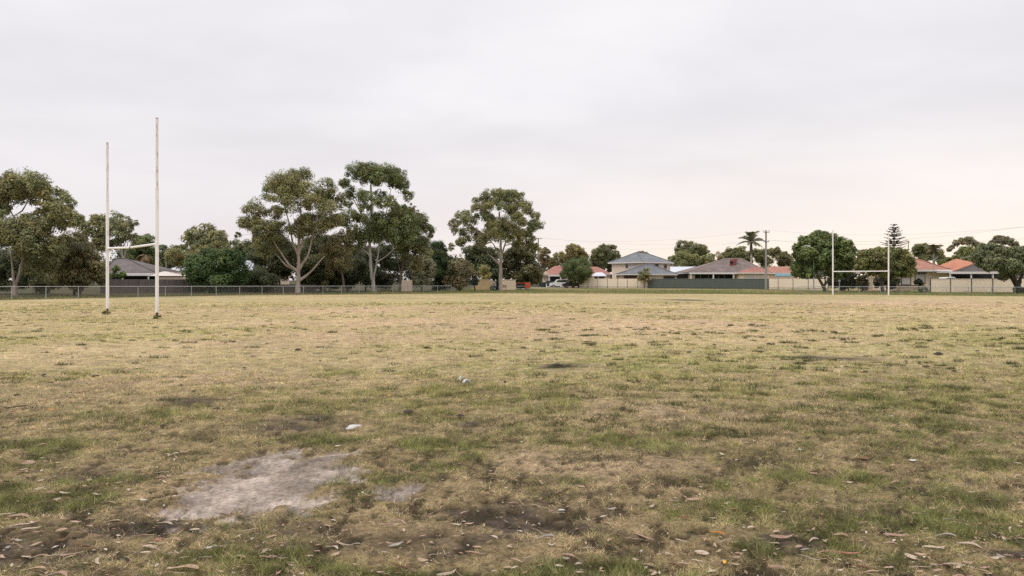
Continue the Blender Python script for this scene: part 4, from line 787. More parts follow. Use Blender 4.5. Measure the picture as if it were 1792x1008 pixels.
def pine(label, px, D, top_py, bot_py, hw):
    k = D / F; root = thing('norfolk_pine', label, 'pine', ((px - CX) * k, D, 0)); tp = P(px, top_py, D); b = np.array([tp[0], D, -.05])
    MB().tube([b, (b + tp) / 2, tp], [.32, .2, .03], 8).build('trunk', M['darkbark'], root)
    zb = P(px, bot_py, D)[2]; VV, CC_ = [], []; br = MB(); nw = 12
    for w_ in range(nw):
        t = (w_ + .5) / nw; z = tp[2] - .25 - t * (tp[2] - zb) + random.uniform(-.12, .12); rad = hw * k * (.12 + .88 * t ** .62)
        nb = 6
        for q in range(nb):
            a_ = q / nb * 6.283 + w_ * .7; d = np.array([math.cos(a_), math.sin(a_), 0.]); p0 = np.array([tp[0], D, z]); up = .32 * rad * (1 - .55 * t)
            L_ = rad * random.uniform(.62, 1.12); br.tube([p0, p0 + d * L_ * .6 + (0, 0, up * .35), p0 + d * L_ + (0, 0, up)], [.05, .035, .015], 4)
            for j in range(int(18 + 40 * t)):
                s_ = random.uniform(.18, 1); p = p0 + d * L_ * s_ + np.array([0, 0, up * s_ ** 1.6]); sd_ = np.array([-d[1], d[0], 0]) * random.choice((-1, 1))
                dd = d * .6 + sd_ * .8 + np.array([0, 0, .35]); dd /= np.linalg.norm(dd); ll = (.16 + .5 * (1 - s_) * t + .12) ; w = np.cross(dd, (0, 0, 1.)); w = w / np.linalg.norm(w) * .06 + np.array([0, 0, .06])
                VV.append([p - w, p + dd * ll * .5 - w * .8, p + dd * ll, p + w]); CC_.append(np.array((.075, .08, .045)) * random.uniform(.7, 1.3))
    V = np.array(VV).reshape(-1, 3); npmesh('crown', V, np.arange(len(V)).reshape(-1, 4), M['leaf'], root, np.repeat(np.array(CC_), 4, 0))
    br.build('branches', M['darkbark'], root)
pine('tiered norfolk pine rising behind the right far goal tree', 1564.6, 150, 391, 440, 25)

# ------------------------------------------------------------------ fences
def chainwire(label, p0, p1, npost, h0, h1, y_off=0):
    p0 = np.array(p0, float); p1 = np.array(p1, float); p0[2] = p1[2] = 0
    root = thing('chain_wire_fence', label, 'fence', p0)
    L_ = np.linalg.norm(p1 - p0); u = (p1 - p0) / L_; nrm = np.array([-u[1], u[0], 0])
    MB().tube([p0 + (0, 0, h0), p1 + (0, 0, h1)], .028, 6).build('top_rail', M['galv'], root)
    for i in range(npost):
        t = i / (npost - 1); q = p0 + (p1 - p0) * t; h = h0 + (h1 - h0) * t
        MB().tube([q + (0, 0, -.1), q + (0, 0, h - .028)], .03, 6).build('post', M['galv'], root)
    mb = MB(); s_ = .11; n = int(L_ / s_); hh = (h0 + h1) / 2 - .06; r_ = .003; V = []; Fs = []
    for i in range(n):
        for sg in (1, -1):
            a = i * s_; b_ = a + sg * hh
            if b_ < 0 or b_ > L_: continue
            A = p0 + u * a + nrm * .032; B = p0 + u * b_ + nrm * .032 + np.array([0, 0, hh])
            k = len(V); V += [A - u * r_ + (0, 0, .03), A + u * r_ + (0, 0, .03), A + nrm * r_ + (0, 0, .03), B - u * r_, B + u * r_, B + nrm * r_]
            Fs += [(k, k + 1, k + 4, k + 3), (k + 1, k + 2, k + 5, k + 4), (k + 2, k, k + 3, k + 5)]
    mb.add(V, Fs); mb.build('wire_mesh', M['wire'], root)
L0 = LF0 + (LF0 - LF1) * .25
chainwire('long low galvanised chain wire fence along the left side of the field', L0, LF1, 26, 1.14, .84)
chainwire('low galvanised chain wire fence behind the far goal on the right', G(1396, 513.4), G(1860, 515.8), 13, .83, .80)
def panel_fence(label, pts, posts, top, pm, fm, rib=.2, rail=None, postw=.07, name='panel_fence', cap=None, thick=.03):
    """pts: the fence line as (px, D); posts: photo columns of the posts; ribbed sheet between them"""
    ln = [np.array([(px - CX) * D / F, D, 0]) for px, D in pts]; root = thing(name, label, 'fence', ln[0])
    pxs = [p[0] for p in pts]; Ds = [p[1] for p in pts]
    def at(px):
        # intersection of the view column with the fence line
        for a, b in zip(ln[:-1], ln[1:]):
            tt = (px - CX) / F; d = b - a; den = d[0] - tt * d[1]
            if abs(den) < 1e-9: continue
            s_ = (tt * a[1] - a[0]) / den
            if -.001 <= s_ <= 1.001: return a + d * s_
        return ln[0] if px < pxs[0] else ln[-1]
    for i in range(len(posts) - 1):
        A, B = at(posts[i]), at(posts[i + 1]); d = B - A; L_ = np.linalg.norm(d); u = d / L_; n_ = np.array([u[1], -u[0], 0]); 
        m_ = max(2, int(L_ / rib)) * 4; V = []
        for j in range(m_ + 1):
            o_ = (0, 0, .022, .022)[j % 4]; q = A + u * (L_ * j / m_) + n_ * o_
            V += [q + (0, 0, .03), q + (0, 0, top)]
        V2 = [v - n_ * thick for v in V]; k = len(V)
        Fs = [(2 * j, 2 * j + 2, 2 * j + 3, 2 * j + 1) for j in range(m_)] + [(2 * j + k, 2 * j + 1 + k, 2 * j + 3 + k, 2 * j + 2 + k) for j in range(m_)] + [(2 * j + 1, 2 * j + 3, 2 * j + 3 + k, 2 * j + 1 + k) for j in range(m_)]
        MB().add(V + V2, Fs).build('panel', M[fm], root)
    ang = math.atan2(ln[-1][1] - ln[0][1], ln[-1][0] - ln[0][0])
    for px in posts:
        q = at(px); MB().box((q[0], q[1], (top + .04) / 2 - .02), (postw, postw * 1.6, top + .04), ang).build('post', M[pm], root)
    A, B = at(posts[0]), at(posts[-1])
    if rail is not None:
        for a, b in zip([at(p) for p in posts[:-1]], [at(p) for p in posts[1:]]):
            pass
        mb = MB(); n_ = np.array([math.sin(ang), -math.cos(ang), 0]) * .07
        for z_ in rail: mb.tube([A + n_ + (0, 0, z_), B + n_ + (0, 0, z_)], .022, 4)
        mb.build('rail', M[pm], root)
    return root
panel_fence('cream panel fence in front of the two storey house', [(1012, 146), (1134, 141)], [1013, 1029, 1045.5, 1063, 1081, 1098, 1116, 1134], 1.86, 'darkpost', 'cream', .6, (.28,), .05)
panel_fence('dark green panel fence in front of the brown tiled house', [(1134, 140.6), (1345, 127)], [1134.6, 1156, 1178, 1201, 1224.5, 1248, 1272, 1296.5, 1321, 1344.5], 1.84, 'greenpost', 'greenpanel', .25, (.3, 1.82), .05)
panel_fence('cream panel fence left of the large rounded tree', [(1345.2, 126), (1450, 116)], [1345.5, 1362, 1388, 1414.5, 1449], 1.78, 'darkpost', 'cream', .5, (.3,), .06)
panel_fence('brown framed cream ribbed fence below the white patio roof on the right', [(1628, 96), (1776, 95)], [1628, 1663, 1700, 1737, 1775], 1.8, 'darkpost', 'cream', .16, (1.77,), .08)
panel_fence('cream panel fence behind the right edge tree trunk', [(1777, 96.5), (1850, 96)], [1777, 1815, 1850], 1.75, 'darkpost', 'cream', .2, None, .06)
panel_fence('weathered grey timber paling fence on the left behind the chain wire', [(175, 86), (482, 97)], [176 + i * 16 for i in range(20)], 1.68, 'paling', 'paling', .13, None, .09, 'paling_fence')
panel_fence('low dull timber picket fence behind the big spreading gum', [(480, 99), (560, 101)], [482, 496, 510, 524, 538, 552], 1.0, 'paling', 'paling', .2, None, .08, 'picket_fence')
def masonry(label, px0, px1, D, top, mk, cap=True, loc=None):
    root = thing('masonry_wall', label, 'wall', ((px0 - CX) * D / F, D, 0)); x0, x1 = (px0 - CX) * D / F, (px1 - CX) * D / F
    MB().box(((x0 + x1) / 2, D, top / 2 - .05), (x1 - x0, .2, top + .1)).build('wall', M[mk], root)
    if cap: MB().box(((x0 + x1) / 2, D, top + .03), (x1 - x0 + .08, .28, .055)).build('coping', M['creamwall'], root)
    return root
masonry('stained ochre wall left of the broad gum trunk', 831, 862, 117, 1.62, 'ochrewall')
masonry('plain cream wall right of the broad gum trunk', 876, 902.5, 116.6, 1.60, 'creamwall')
masonry('short cream wall panel under the leaning brown gum', 699.5, 721.5, 103, 1.55, 'creamwall', False)
r_ = thing('gate_pillar', 'cream square pillar standing between the olive shrub and the wide low tree', 'pillar', P(1522.5, 490, 104) * (1, 1, 0)); x_ = (1522.5 - CX) * 104 / F
MB().box((x_, 104, .9), (.55, .55, 1.84)).build('shaft', M['creamwall'], r_); MB().box((x_, 104, 1.87), (.66, .66, .1)).build('cap', M['cream'], r_)

# ------------------------------------------------------------------ houses
def hip(mb, x0, x1, ye, r0, r1, yr, D, dep, th=.0):
    """hip roof; front eave from column x0 to x1 at row ye and distance D; ridge r0..r1 at row yr half way back"""
    a, b = P(x0, ye, D), P(x1, ye, D); c, d = b + (0, dep, 0), a + (0, dep, 0); e, f = P(r0, yr, D + dep / 2), P(r1, yr, D + dep / 2)
    mb.add([a, b, c, d, e, f], [(0, 1, 5, 4), (1, 2, 5), (2, 3, 4, 5), (3, 0, 4), (3, 2, 1, 0)]); return a, b, c, d, e, f
def caps(pts, m_, parent, r=.07):
    mb = MB()
    for a, b in pts: mb.tube([a + np.array([0, 0, .03]), b + np.array([0, 0, .03])], r, 5)
    return mb.build('ridge_cap', M[m_], parent)
def fascia(a, b, c, d, parent, m_='fascia', h=.2, o=.03):
    mb = MB(); z = a[2]
    mb.box(((a[0] + b[0]) / 2, a[1] - o, z - h / 2 + .02), (b[0] - a[0] + 2 * o, .05, h)); mb.box((a[0] - o, (a[1] + d[1]) / 2, z - h / 2 + .018), (.05, d[1] - a[1] - .06, h)); mb.box((b[0] + o, (a[1] + d[1]) / 2, z - h / 2 + .018), (.05, d[1] - a[1] - .06, h))
    return mb.build('fascia', M[m_], parent)
def window(x0, y0, x1, y1, D, parent, pane='glass', frame='fascia', split=1):
    a, b = P(x0, y0, D), P(x1, y1, D); w, h = b[0] - a[0], a[2] - b[2]; cx, cz = (a[0] + b[0]) / 2, (a[2] + b[2]) / 2; t = .07
    mb = MB(); mb.box((cx, D - .03, a[2] - t / 2), (w, .08, t)); mb.box((cx, D - .03, b[2] + t / 2), (w, .08, t))
    for xx in [a[0] + t / 2, b[0] - t / 2] + [a[0] + w * i / split for i in range(1, split)]: mb.box((xx, D - .032, cz), (t, .075, h - 2 * t))
    f = mb.build('window', M[frame], parent)
    MB().box((cx, D - .005, cz), (w - .02, .03, h - .02)).build('pane', M[pane], f); return f
def house_root(label, px, D, name='house', cat='house'): return thing(name, label, cat, ((px - CX) * D / F, D, 0))
# A: brown hip roof with carport, left
D = 101; h = house_root('brown tiled hip roof house with white carport behind the paling fence', 225, D)
mb = MB(); e = hip(mb, 176, 276, 478.5, 203, 222, 452.5, D, 11); mb.build('roof', M['roofbrown'], h); caps([(e[0], e[4]), (e[1], e[5]), (e[4], e[5])], 'roofbrown', h)
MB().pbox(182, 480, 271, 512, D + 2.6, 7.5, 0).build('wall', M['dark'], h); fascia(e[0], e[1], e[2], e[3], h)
MB().pbox(213, 479.5, 263, 482.6, D - .5, .4).build('carport_beam', M['white'], h)
for px in (214.3, 259.5): MB().pbox(px - .9, 482.6, px + .9, 512, D - .4, .14, 0).build('post', M['white'], h)
# B: flat pale shed
D = 97; h = house_root('low shed with pale sloping roof beside the brown roofed house', 292, D, 'shed', 'shed')
mb = MB(); e = hip(mb, 261, 319, 482.8, 285, 290, 475, D, 6); mb.build('roof', M['paleroof'], h)
MB().pbox(278, 484, 321, 512, D + .3, 5, 0).build('wall', M['creamwall'], h)
# C: silver roof
D = 112; h = house_root('house with silver white metal roof behind the bright green bush', 380, D)
mb = MB(); e = hip(mb, 290, 475, 474, 335, 440, 456, D, 12); mb.build('roof', M['metalroof'], h); fascia(e[0], e[1], e[2], e[3], h, 'greyclad', .15)
MB().pbox(296, 475.5, 470, 512, D + .6, 10.5, 0).build('wall', M['creamwall'], h)
D = 99.5; h = house_root('narrow pale lean-to with brown fascia beside the silver roofed house', 322, D, 'shed', 'shed')
MB().pbox(296, 476.2, 331, 481.2, D + .1, 3).build('roof', M['paleroof'], h); MB().pbox(322, 481.3, 329, 512, D + .3, 2.6, 0).build('wall', M['fascia'], h); MB().pbox(303, 474.9, 331, 476.1, D, .2).build('fascia', M['greyclad'], h)
# small shed roof behind the ochre wall
D = 122; h = house_root('white flat shed roof showing above the ochre wall', 838, D, 'shed', 'shed')
MB().pbox(830, 486.8, 847, 488.4, D, 3).build('roof', M['white'], h); MB().pbox(831, 488.5, 846, 507, D + .2, 2.6, 0).build('wall', M['creamwall'], h)
# red roof house by the pole
D = 168; h = house_root('red tiled house with white carport left of the round street tree', 975, D)
mb = MB(); e = hip(mb, 948, 1018, 481, 971, 990, 465.3, D, 13); mb.build('roof', M['roofred'], h); fascia(e[0], e[1], e[2], e[3], h, 'fascia', .22)
MB().pbox(952, 482.8, 1014, 504, D + .8, 11, 0).build('wall', M['brick'], h)
mb = MB(); p0, p1, p2 = P(949, 480.4, D - .9), P(961, 480.4, D - .9), P(955, 474.3, D - .9); mb.add([p0, p1, p2, p0 + (0, .85, 0), p1 + (0, .85, 0), p2 + (0, .85, 0)], [(0, 1, 2), (3, 5, 4), (0, 3, 4, 1), (1, 4, 5, 2), (2, 5, 3, 0)]); mb.build('gable', M['creamwall'], h)
MB().pbox(959, 481.5, 982, 483.7, D - 1.2, .3).build('carport_beam', M['white'], h)
for px in (961, 981): MB().pbox(px - .9, 483.8, px + .9, 503, D - 1.1, .2, 0).build('post', M['white'], h)
MB().pbox(963, 484, 980, 503, D + .6, .1, 0).build('dark_opening', M['dark'], h)  # dark sheet standing in for the shade beneath the carport
# second red roof
D = 176; h = house_root('red roofed house partly hidden right of the round street tree', 1048, D)
mb = MB(); e = hip(mb, 1022, 1071, 479.5, 1030, 1046, 466.8, D, 12); mb.build('roof', M['roofred'], h); MB().pbox(1026, 480, 1068, 504, D + .8, 10, 0).build('wall', M['brick'], h); fascia(e[0], e[1], e[2], e[3], h, 'fascia', .2)
D = 152; h = house_root('small pergola with pale hipped roof above the cream fence', 1051, D, 'pergola', 'pergola')
mb = MB(); e = hip(mb, 1036, 1062, 483, 1044, 1054, 476.6, D, 5); mb.build('roof', M['metalroof'], h)
for px in (1038, 1047, 1059):
    MB().pbox(px - .9, 483.2, px + .9, 503, D + .3, .2, 0).build('post', M['creamwall'], h)
MB().pbox(1041, 484, 1058, 503, D + 3.5, .1, 0).build('screen', M['brownbark'], h)
# two storey house: its corner towards us
h = house_root('two storey cream house with grey hip roof', 1122, 152)
zc = 5.28
def gp(px, D, z): return np.array([(px - CX) * D / F, D, z])
cor = [gp(1125, 149.5, zc), gp(1179.8, 156.5, zc), gp(1121, 164, zc), gp(1064, 157, zc)]
rg = [gp(1115, 156, 7.45), gp(1131, 158, 7.3)]
MB().add(cor + rg, [(0, 1, 5), (1, 2, 5), (2, 3, 4), (3, 0, 4), (0, 5, 4), (2, 4, 5), (3, 2, 1, 0)]).build('roof', M['roofgrey'], h)
caps([(cor[0], rg[0]), (cor[3], rg[0]), (cor[1], rg[1]), (rg[0], rg[1])], 'roofgrey', h, .09)
ctr = sum(cor) / 4; wc = [ctr + (c - ctr) * .88 for c in cor]
V = [np.array([c[0], c[1], z]) for z in (-.1, zc - .02) for c in wc]; MB().add(V, [(0, 1, 5, 4), (1, 2, 6, 5), (2, 3, 7, 6), (3, 0, 4, 7), (4, 5, 6, 7)]).build('wall', M['brick'], h)
mb = MB()
for a, b in ((0, 1), (1, 2), (2, 3), (3, 0)):
    A, B = cor[a], cor[b]; d = B - A; mb.box(((A[0] + B[0]) / 2, (A[1] + B[1]) / 2, zc - .1), (np.linalg.norm(d) + .06, .06, .24), math.atan2(d[1], d[0]))
mb.build('fascia', M['fascia'], h)
def wall_win(a, b, s0, s1, z0, z1, pane, parent):
    A, B = wc[a], wc[b]; d = (B - A); d[2] = 0; L_ = np.linalg.norm(d); u = d / L_; n_ = np.array([u[1], -u[0], 0]); 
    if np.dot(n_, ctr - A) > 0: n_ = -n_
    c = A + u * L_ * (s0 + s1) / 2 + n_ * .03; ang = math.atan2(u[1], u[0]); w = L_ * (s1 - s0)
    f = MB(); f.box((c[0], c[1], z1 + .03), (w + .12, .1, .07), ang); f.box((c[0], c[1], z0 - .03), (w + .12, .1, .07), ang)
    for s_ in (-1, 1): q = c + u * s_ * (w / 2 + .03); f.box((q[0], q[1], (z0 + z1) / 2), (.06, .1, z1 - z0 - .01), ang)
    f = f.build('window', M['fascia'], parent); MB().box((c[0], c[1], (z0 + z1) / 2), (w, .05, z1 - z0), ang).build('pane', M[pane], f)
wall_win(0, 3, .46, .54, 4.05, 4.85, 'glass', h); wall_win(0, 3, .17, .44, 4.0, 4.85, 'blind', h); wall_win(0, 1, .42, .56, 4.0, 4.9, 'glass', h); wall_win(0, 1, .76, .86, 4.0, 4.85, 'glass', h)
D = 143.5
mb = MB(); e = hip(mb, 1078, 1186, 479.8, 1128, 1141, 463.5, D, 5.2); mb.build('lower_roof', M['roofgrey'], h); caps([(e[0], e[4]), (e[1], e[5]), (e[4], e[5])], 'roofgrey', h, .08); fascia(e[0], e[1], e[2], e[3], h)
MB().pbox(1084, 481.2, 1182, 504, D + .7, 4.2, 0).build('garage_wall', M['brick'], h); MB().pbox(1092, 481.4, 1115, 503, D + .6, .06, 0).build('dark_opening', M['rust'], h); window(1161.5, 483.4, 1181, 490, D + .6, h, 'glass', 'rust', 3)
# silver roof house
D = 158; h = house_root('low house with silver metal roof between the grey and brown roofs', 1195, D)
mb = MB(); e = hip(mb, 1158, 1240, 479.6, 1166, 1220, 466.6, D, 10); mb.build('roof', M['metalroof'], h); fascia(e[0], e[1], e[2], e[3], h, 'fascia', .2); MB().pbox(1164, 481, 1236, 504, D + .7, 8.5, 0).build('wall', M['creamwall'], h)
# brown faded house
D = 142; h = house_root('long house with faded brown tiled roof and white verandah fascia', 1275, D)
mb = MB(); e = hip(mb, 1199, 1350, 477.3, 1268, 1296, 452.8, D, 13); mb.build('roof', M['rooffaded'], h); caps([(e[0], e[4]), (e[1], e[5]), (e[4], e[5])], 'ridge', h, .1)
# pale lines on the front roof face: valley and hip caps of the front projection
fa, fb, fe, ff = e[0], e[1], e[4], e[5]
def on_roof(s, t): # s along the eave 0..1, t up the slope 0..1
    lo = fa + (fb - fa) * s; hi = fe + (ff - fe) * s; return lo + (hi - lo) * t + np.array([0, 0, .02])
caps([(on_roof(.13, .35), on_roof(.2, .05)), (on_roof(.33, .75), on_roof(.36, .35)), (on_roof(.60, .7), on_roof(.64, .25)), (on_roof(.73, .65), on_roof(.70, .12))], 'ridge', h, .06)
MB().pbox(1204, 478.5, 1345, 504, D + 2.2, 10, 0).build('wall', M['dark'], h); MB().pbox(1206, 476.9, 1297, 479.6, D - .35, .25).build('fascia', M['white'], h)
for px in (1209, 1248.5, 1284, 1292.5): MB().pbox(px - 1.2, 479.7, px + 1.2, 504, D - .2, .2, 0).build('post', M['fascia'], h)
for px in (1226, 1240, 1258, 1268): MB().pbox(px - .5, 481, px + .5, 504, D + 2.1, .08, 0).build('window_mullion', M['capgrey'], h)
MB().pbox(1205, 481, 1216, 504, D + 1.9, .28, 0).build('brick_bay', M['brick'], h)
# small gablet in dark red
g0, g1, g2, g3 = on_roof(.45, .52), on_roof(.58, .52), on_roof(.62, .93), on_roof(.42, .93)
zz = g2[2] + .05; fy = g0[1] - .15
mb = MB(); F4 = [np.array([g3[0], fy + .4, zz]), np.array([g2[0], fy + .4, zz]), np.array([g1[0] - .2, fy, g0[2] - .05]), np.array([g0[0] + .2, fy, g0[2] - .05])]
bk = [p + np.array([0, 2.6, 0]) for p in F4]; mb.add(F4 + bk, [(0, 3, 2, 1), (4, 5, 6, 7), (0, 1, 5, 4), (1, 2, 6, 5), (2, 3, 7, 6), (3, 0, 4, 7)]); gb = mb.build('dormer', M['redpaint'], h)
MB().box(((F4[2][0] + F4[3][0]) / 2, fy + .1, (zz + g0[2]) / 2), (.5, .3, .5)).build('vent', M['dark'], gb)
# right wing
D2 = 138.5; mb = MB(); e2 = hip(mb, 1297, 1349, 477.2, 1321, 1327, 466.8, D2, 6); mb.build('wing_roof', M['roofred'], h); fascia(e2[0], e2[1], e2[2], e2[3], h); MB().pbox(1299, 478.8, 1346, 504, D2 + .6, 5, 0).build('wing_wall', M['creamwall'], h)
window(1304, 480.8, 1321, 503, D2 + .55, h, 'blind', 'fascia', 1); window(1325, 480.8, 1343, 503, D2 + .55, h, 'blind', 'fascia', 1)
# red roof with teal tarp
D = 150; h = house_root('small brick house with pinkish red roof right of the tall pole', 1365, D)
mb = MB(); e = hip(mb, 1343, 1400, 477.8, 1347, 1380, 466.5, D, 9); mb.build('roof', M['roofpink'], h); fascia(e[0], e[1], e[2], e[3], h); MB().pbox(1346, 479, 1396, 504, D + .6, 7.5, 0).build('wall', M['brick'], h)
D = 134; r_ = house_root('teal shade cloth awning above the cream fence', 1372, D, 'shade_awning', 'awning')
mb = MB(); a, b = P(1357, 477.6, D), P(1387, 479.2, D); c, d = P(1387, 482.6, D - 2.2), P(1357, 483.2, D - 2.2); V = [a, b, c, d] + [q - np.array([0, 0, .12]) for q in (a, b, c, d)]
mb.add(V, [(0, 3, 2, 1), (4, 5, 6, 7), (0, 1, 5, 4), (1, 2, 6, 5), (2, 3, 7, 6), (3, 0, 4, 7)]).build('cloth', M['teal'], r_)
for q in (a, b, c, d): MB().tube([np.array([q[0], q[1], -.05]), q - np.array([0, 0, .1])], .05, 6).build('post', M['galv'], r_)
# right hand house
D = 106; h = house_root('cream house with faded red tiled roof behind the far goal', 1625, D)
mb = MB(); e = hip(mb, 1568, 1666, 472.3, 1588, 1600, 452, D, 10.5); mb.build('roof', M['roofpink'], h); caps([(e[1], e[5]), (e[4], e[5])], 'roofpink', h, .09); fascia(e[0], e[1], e[2], e[3], h, 'fascia', .24)
caps([(e[0] * .5 + e[4] * .5, e[0] * .55 + e[1] * .45)], 'ridge', h, .04)
MB().pbox(1574, 474, 1662, 512, D + .9, 8.8, 0).build('wall', M['creamwall'], h)
window(1601, 479, 1619, 496.5, D + .88, h, 'blind', 'darkpost'); window(1577, 485, 1594, 498.5, D + .86, h, 'blind', 'darkpost')
MB().pbox(1597, 474.4, 1622, 478.6, D + .7, .15).build('lintel', M['greyclad'], h)
MB().pbox(1572, 499, 1618, 500.2, D + .4, .3).build('sill', M['darkpost'], h)
# grey gable and patio
D = 108; h = house_root('grey gabled house with orange tiled roof and white patio behind the brown framed fence', 1710, D, 'house', 'house')
a, b, c = P(1666, 475.5, D), P(1752, 475.5, D), P(1705, 461.5, D); mb = MB(); bb = [a + (0, 7, 0), b + (0, 7, 0), c + (0, 4.3, .5)]; mb.add([a, b, c] + bb, [(0, 1, 2), (3, 5, 4), (0, 3, 4, 1)]); mb.build('gable_wall', M['greyclad'], h)
mb = MB()
for p_, q_ in ((a, c), (b, c)):
    o_ = np.array([0, -.25, 0]); t_ = np.array([0, 0, .13]); V = [p_ + o_, q_ + o_, q_ + np.array([0, 4.4, .75]), p_ + np.array([0, 7.2, 0])]; V = [v + np.array([0, 0, .02]) for v in V] + [v + t_ for v in V]; mb.add(V, [(3, 2, 1, 0), (4, 5, 6, 7), (0, 1, 5, 4), (1, 2, 6, 5), (2, 3, 7, 6), (3, 0, 4, 7)])
mb.build('roof', M['rooforange'], h)
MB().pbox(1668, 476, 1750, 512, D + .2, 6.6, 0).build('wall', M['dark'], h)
a, b = P(1661, 476, 103), P(1758, 476, 103); MB().box(((a[0] + b[0]) / 2, 105.4, a[2] - .02), (b[0] - a[0], 4.9, .14)).build('patio_roof', M['white'], h); MB().box(((a[0] + b[0]) / 2, 102.9, a[2] - .1), (b[0] - a[0] + .1, .07, .32)).build('gutter', M['fascia'], h)
for px in (1663.5, 1700, 1738): MB().pbox(px - 1.2, 479.2, px + 1.2, 511, 103.1, .16, 0).build('post', M['white'], h)

# ------------------------------------------------------------------ road, poles, cables, lamps
def strip(name, pts, z, mk, label):
    MBo = MB().add([(x_, y_, z) for x_, y_ in pts], [tuple(range(len(pts)))]); tag(MBo.build(name, M[mk]), label, name, kind='structure')
strip('road', [(-4, 158), (60, 152), (60, 158), (-4, 165)], .012, 'road', 'asphalt suburban road beyond the verge')
tag(MB().box((9.5, 150.5, .06), (22, .3, .14), -.06).build('kerb', M['kerb']), 'pale concrete kerb beside the parked cars', 'kerb', kind='structure')
strip('driveway', [(4, 151), (16, 150), (17, 157), (6, 158)], .02, 'kerb', 'pale concrete driveway crossing')
def upole(label, px, D, top_py, arms, r, mk, metal=False):
    q = np.array([(px - CX) * D / F, D, 0]); zt = P(px, top_py, D)[2]; root = thing('utility_pole', label, 'utility pole', q); tips = []
    MB().tube([q + (0, 0, -.2), q + (0, 0, zt)], [r, r * .7], 10).build('pole', M[mk], root)
    for (py, hw, v) in arms:
        z = P(px, py, D)[2]; ca = MB().box((q[0], q[1] - r - .045, z), (2 * hw, .09, .11)).build('crossarm', M['polewood'], root)
        for s_ in (-1, -.55, .55, 1) if hw > .5 else (-1, 1):
            p_ = q + np.array([s_ * (hw - .06), -r - .045, z + .05]); MB().tube([p_, p_ + (0, 0, .12), p_ + (0, 0, v)], [.03, .05, .035], 6).build('insulator', M['capgrey'], ca)
            tips.append(p_ + np.array([0, 0, v]))
    return tips
t1 = upole('grey timber utility pole beside the broad crowned gum', 942, 163, 416, [(418, .85, .22), (430, .5, .2)], .17, 'polewood')
t2 = upole('tall concrete utility pole standing right of the palm', 1340.5, 122, 403, [(406.5, .5, .32), (423, .45, .2)], .19, 'concrete')
t3 = upole('thin far pole beside the norfolk pine', 1589.5, 160, 421, [(424, .3, .2)], .12, 'polewood')
t4 = upole('small pale pole with crossarm left of the round headed gum', 290.5, 128, 437, [(440, .7, .2), (452, .6, .18)], .12, 'concrete')
def cable(label, a, b, sag):
    pts = []
    for i in range(17): t = i / 16; p = a + (b - a) * t; pts.append(p - np.array([0, 0, sag * 4 * t * (1 - t)]))
    tag(MB().tube(pts, .010, 4).build('power_cable', M['line'], None, a), label, 'cable', 'power cables over the houses')
far = lambda px, py, D: P(px, py, D)
cable('topmost power cable between the grey timber pole and the tall concrete pole', t1[0], t2[0], 1.35); cable('second power cable just under the topmost one left of the concrete pole', t1[3], t2[3], 1.1); cable('lowest power cable running left from the lower arm of the concrete pole', t1[-1], t2[-2], 1.3)
cable('topmost power cable running right from the tall concrete pole', t2[3], far(1900, 381, 74), 1.15); cable('lower power cable running right from the tall concrete pole', t2[-1], far(1900, 409, 74), .9)
cable('second power cable running right from the tall concrete pole', t2[1], far(1900, 386, 73), 1.1)
def lamp(label, px, D, py, dx):
    q = np.array([(px - CX) * D / F, D, 0]); zt = P(px, py, D)[2]; root = thing('street_lamp', label, 'street lamp', q); e = q + np.array([dx, -.3, zt + .25])
    MB().tube([q + (0, 0, -.1), q + (0, 0, zt - .3), q + (dx * .15, 0, zt)], [.09, .06, .05], 8).build('pole', M['galv'], root); MB().tube([q + (dx * .15, 0, zt), e], .035, 6).build('arm', M['galv'], root)
    MB().box((e[0], e[1], e[2]), (.75, .3, .17)).build('lamp_head', M['white'], root)
lamp('street lamp tucked into the left side of the large rounded tree', 1424, 99, 434, -1.0); lamp('street lamp with white head beside the right edge tree', 1681, 128, 451, 1.75)
q = P(1634, 445, 104); r_ = thing('antenna_mast', 'thin mast with side bracket above the faded red roof', 'antenna', P(1634, 490, 104) * (1, 1, 0) + (0, 0, 2.6))
MB().tube([q * (1, 1, 0) + (0, 0, 2.6), q], .04, 6).build('mast', M['galv'], r_); MB().tube([P(1634, 455, 104), P(1642, 449.5, 104)], .035, 5).build('bracket', M['galv'], r_)
q = G(1469, 512.5); r_ = thing('garden_lamp', 'slim dark garden lamp post left of the far goal crossbar', 'lamp post', q)
MB().tube([q + (0, 0, -.1), q + (0, 0, 1.4)], .04, 7).build('post', M['capgrey'], r_); MB().box((q[0], q[1], 1.52), (.2, .2, .24)).build('lantern', M['capgrey'], r_)

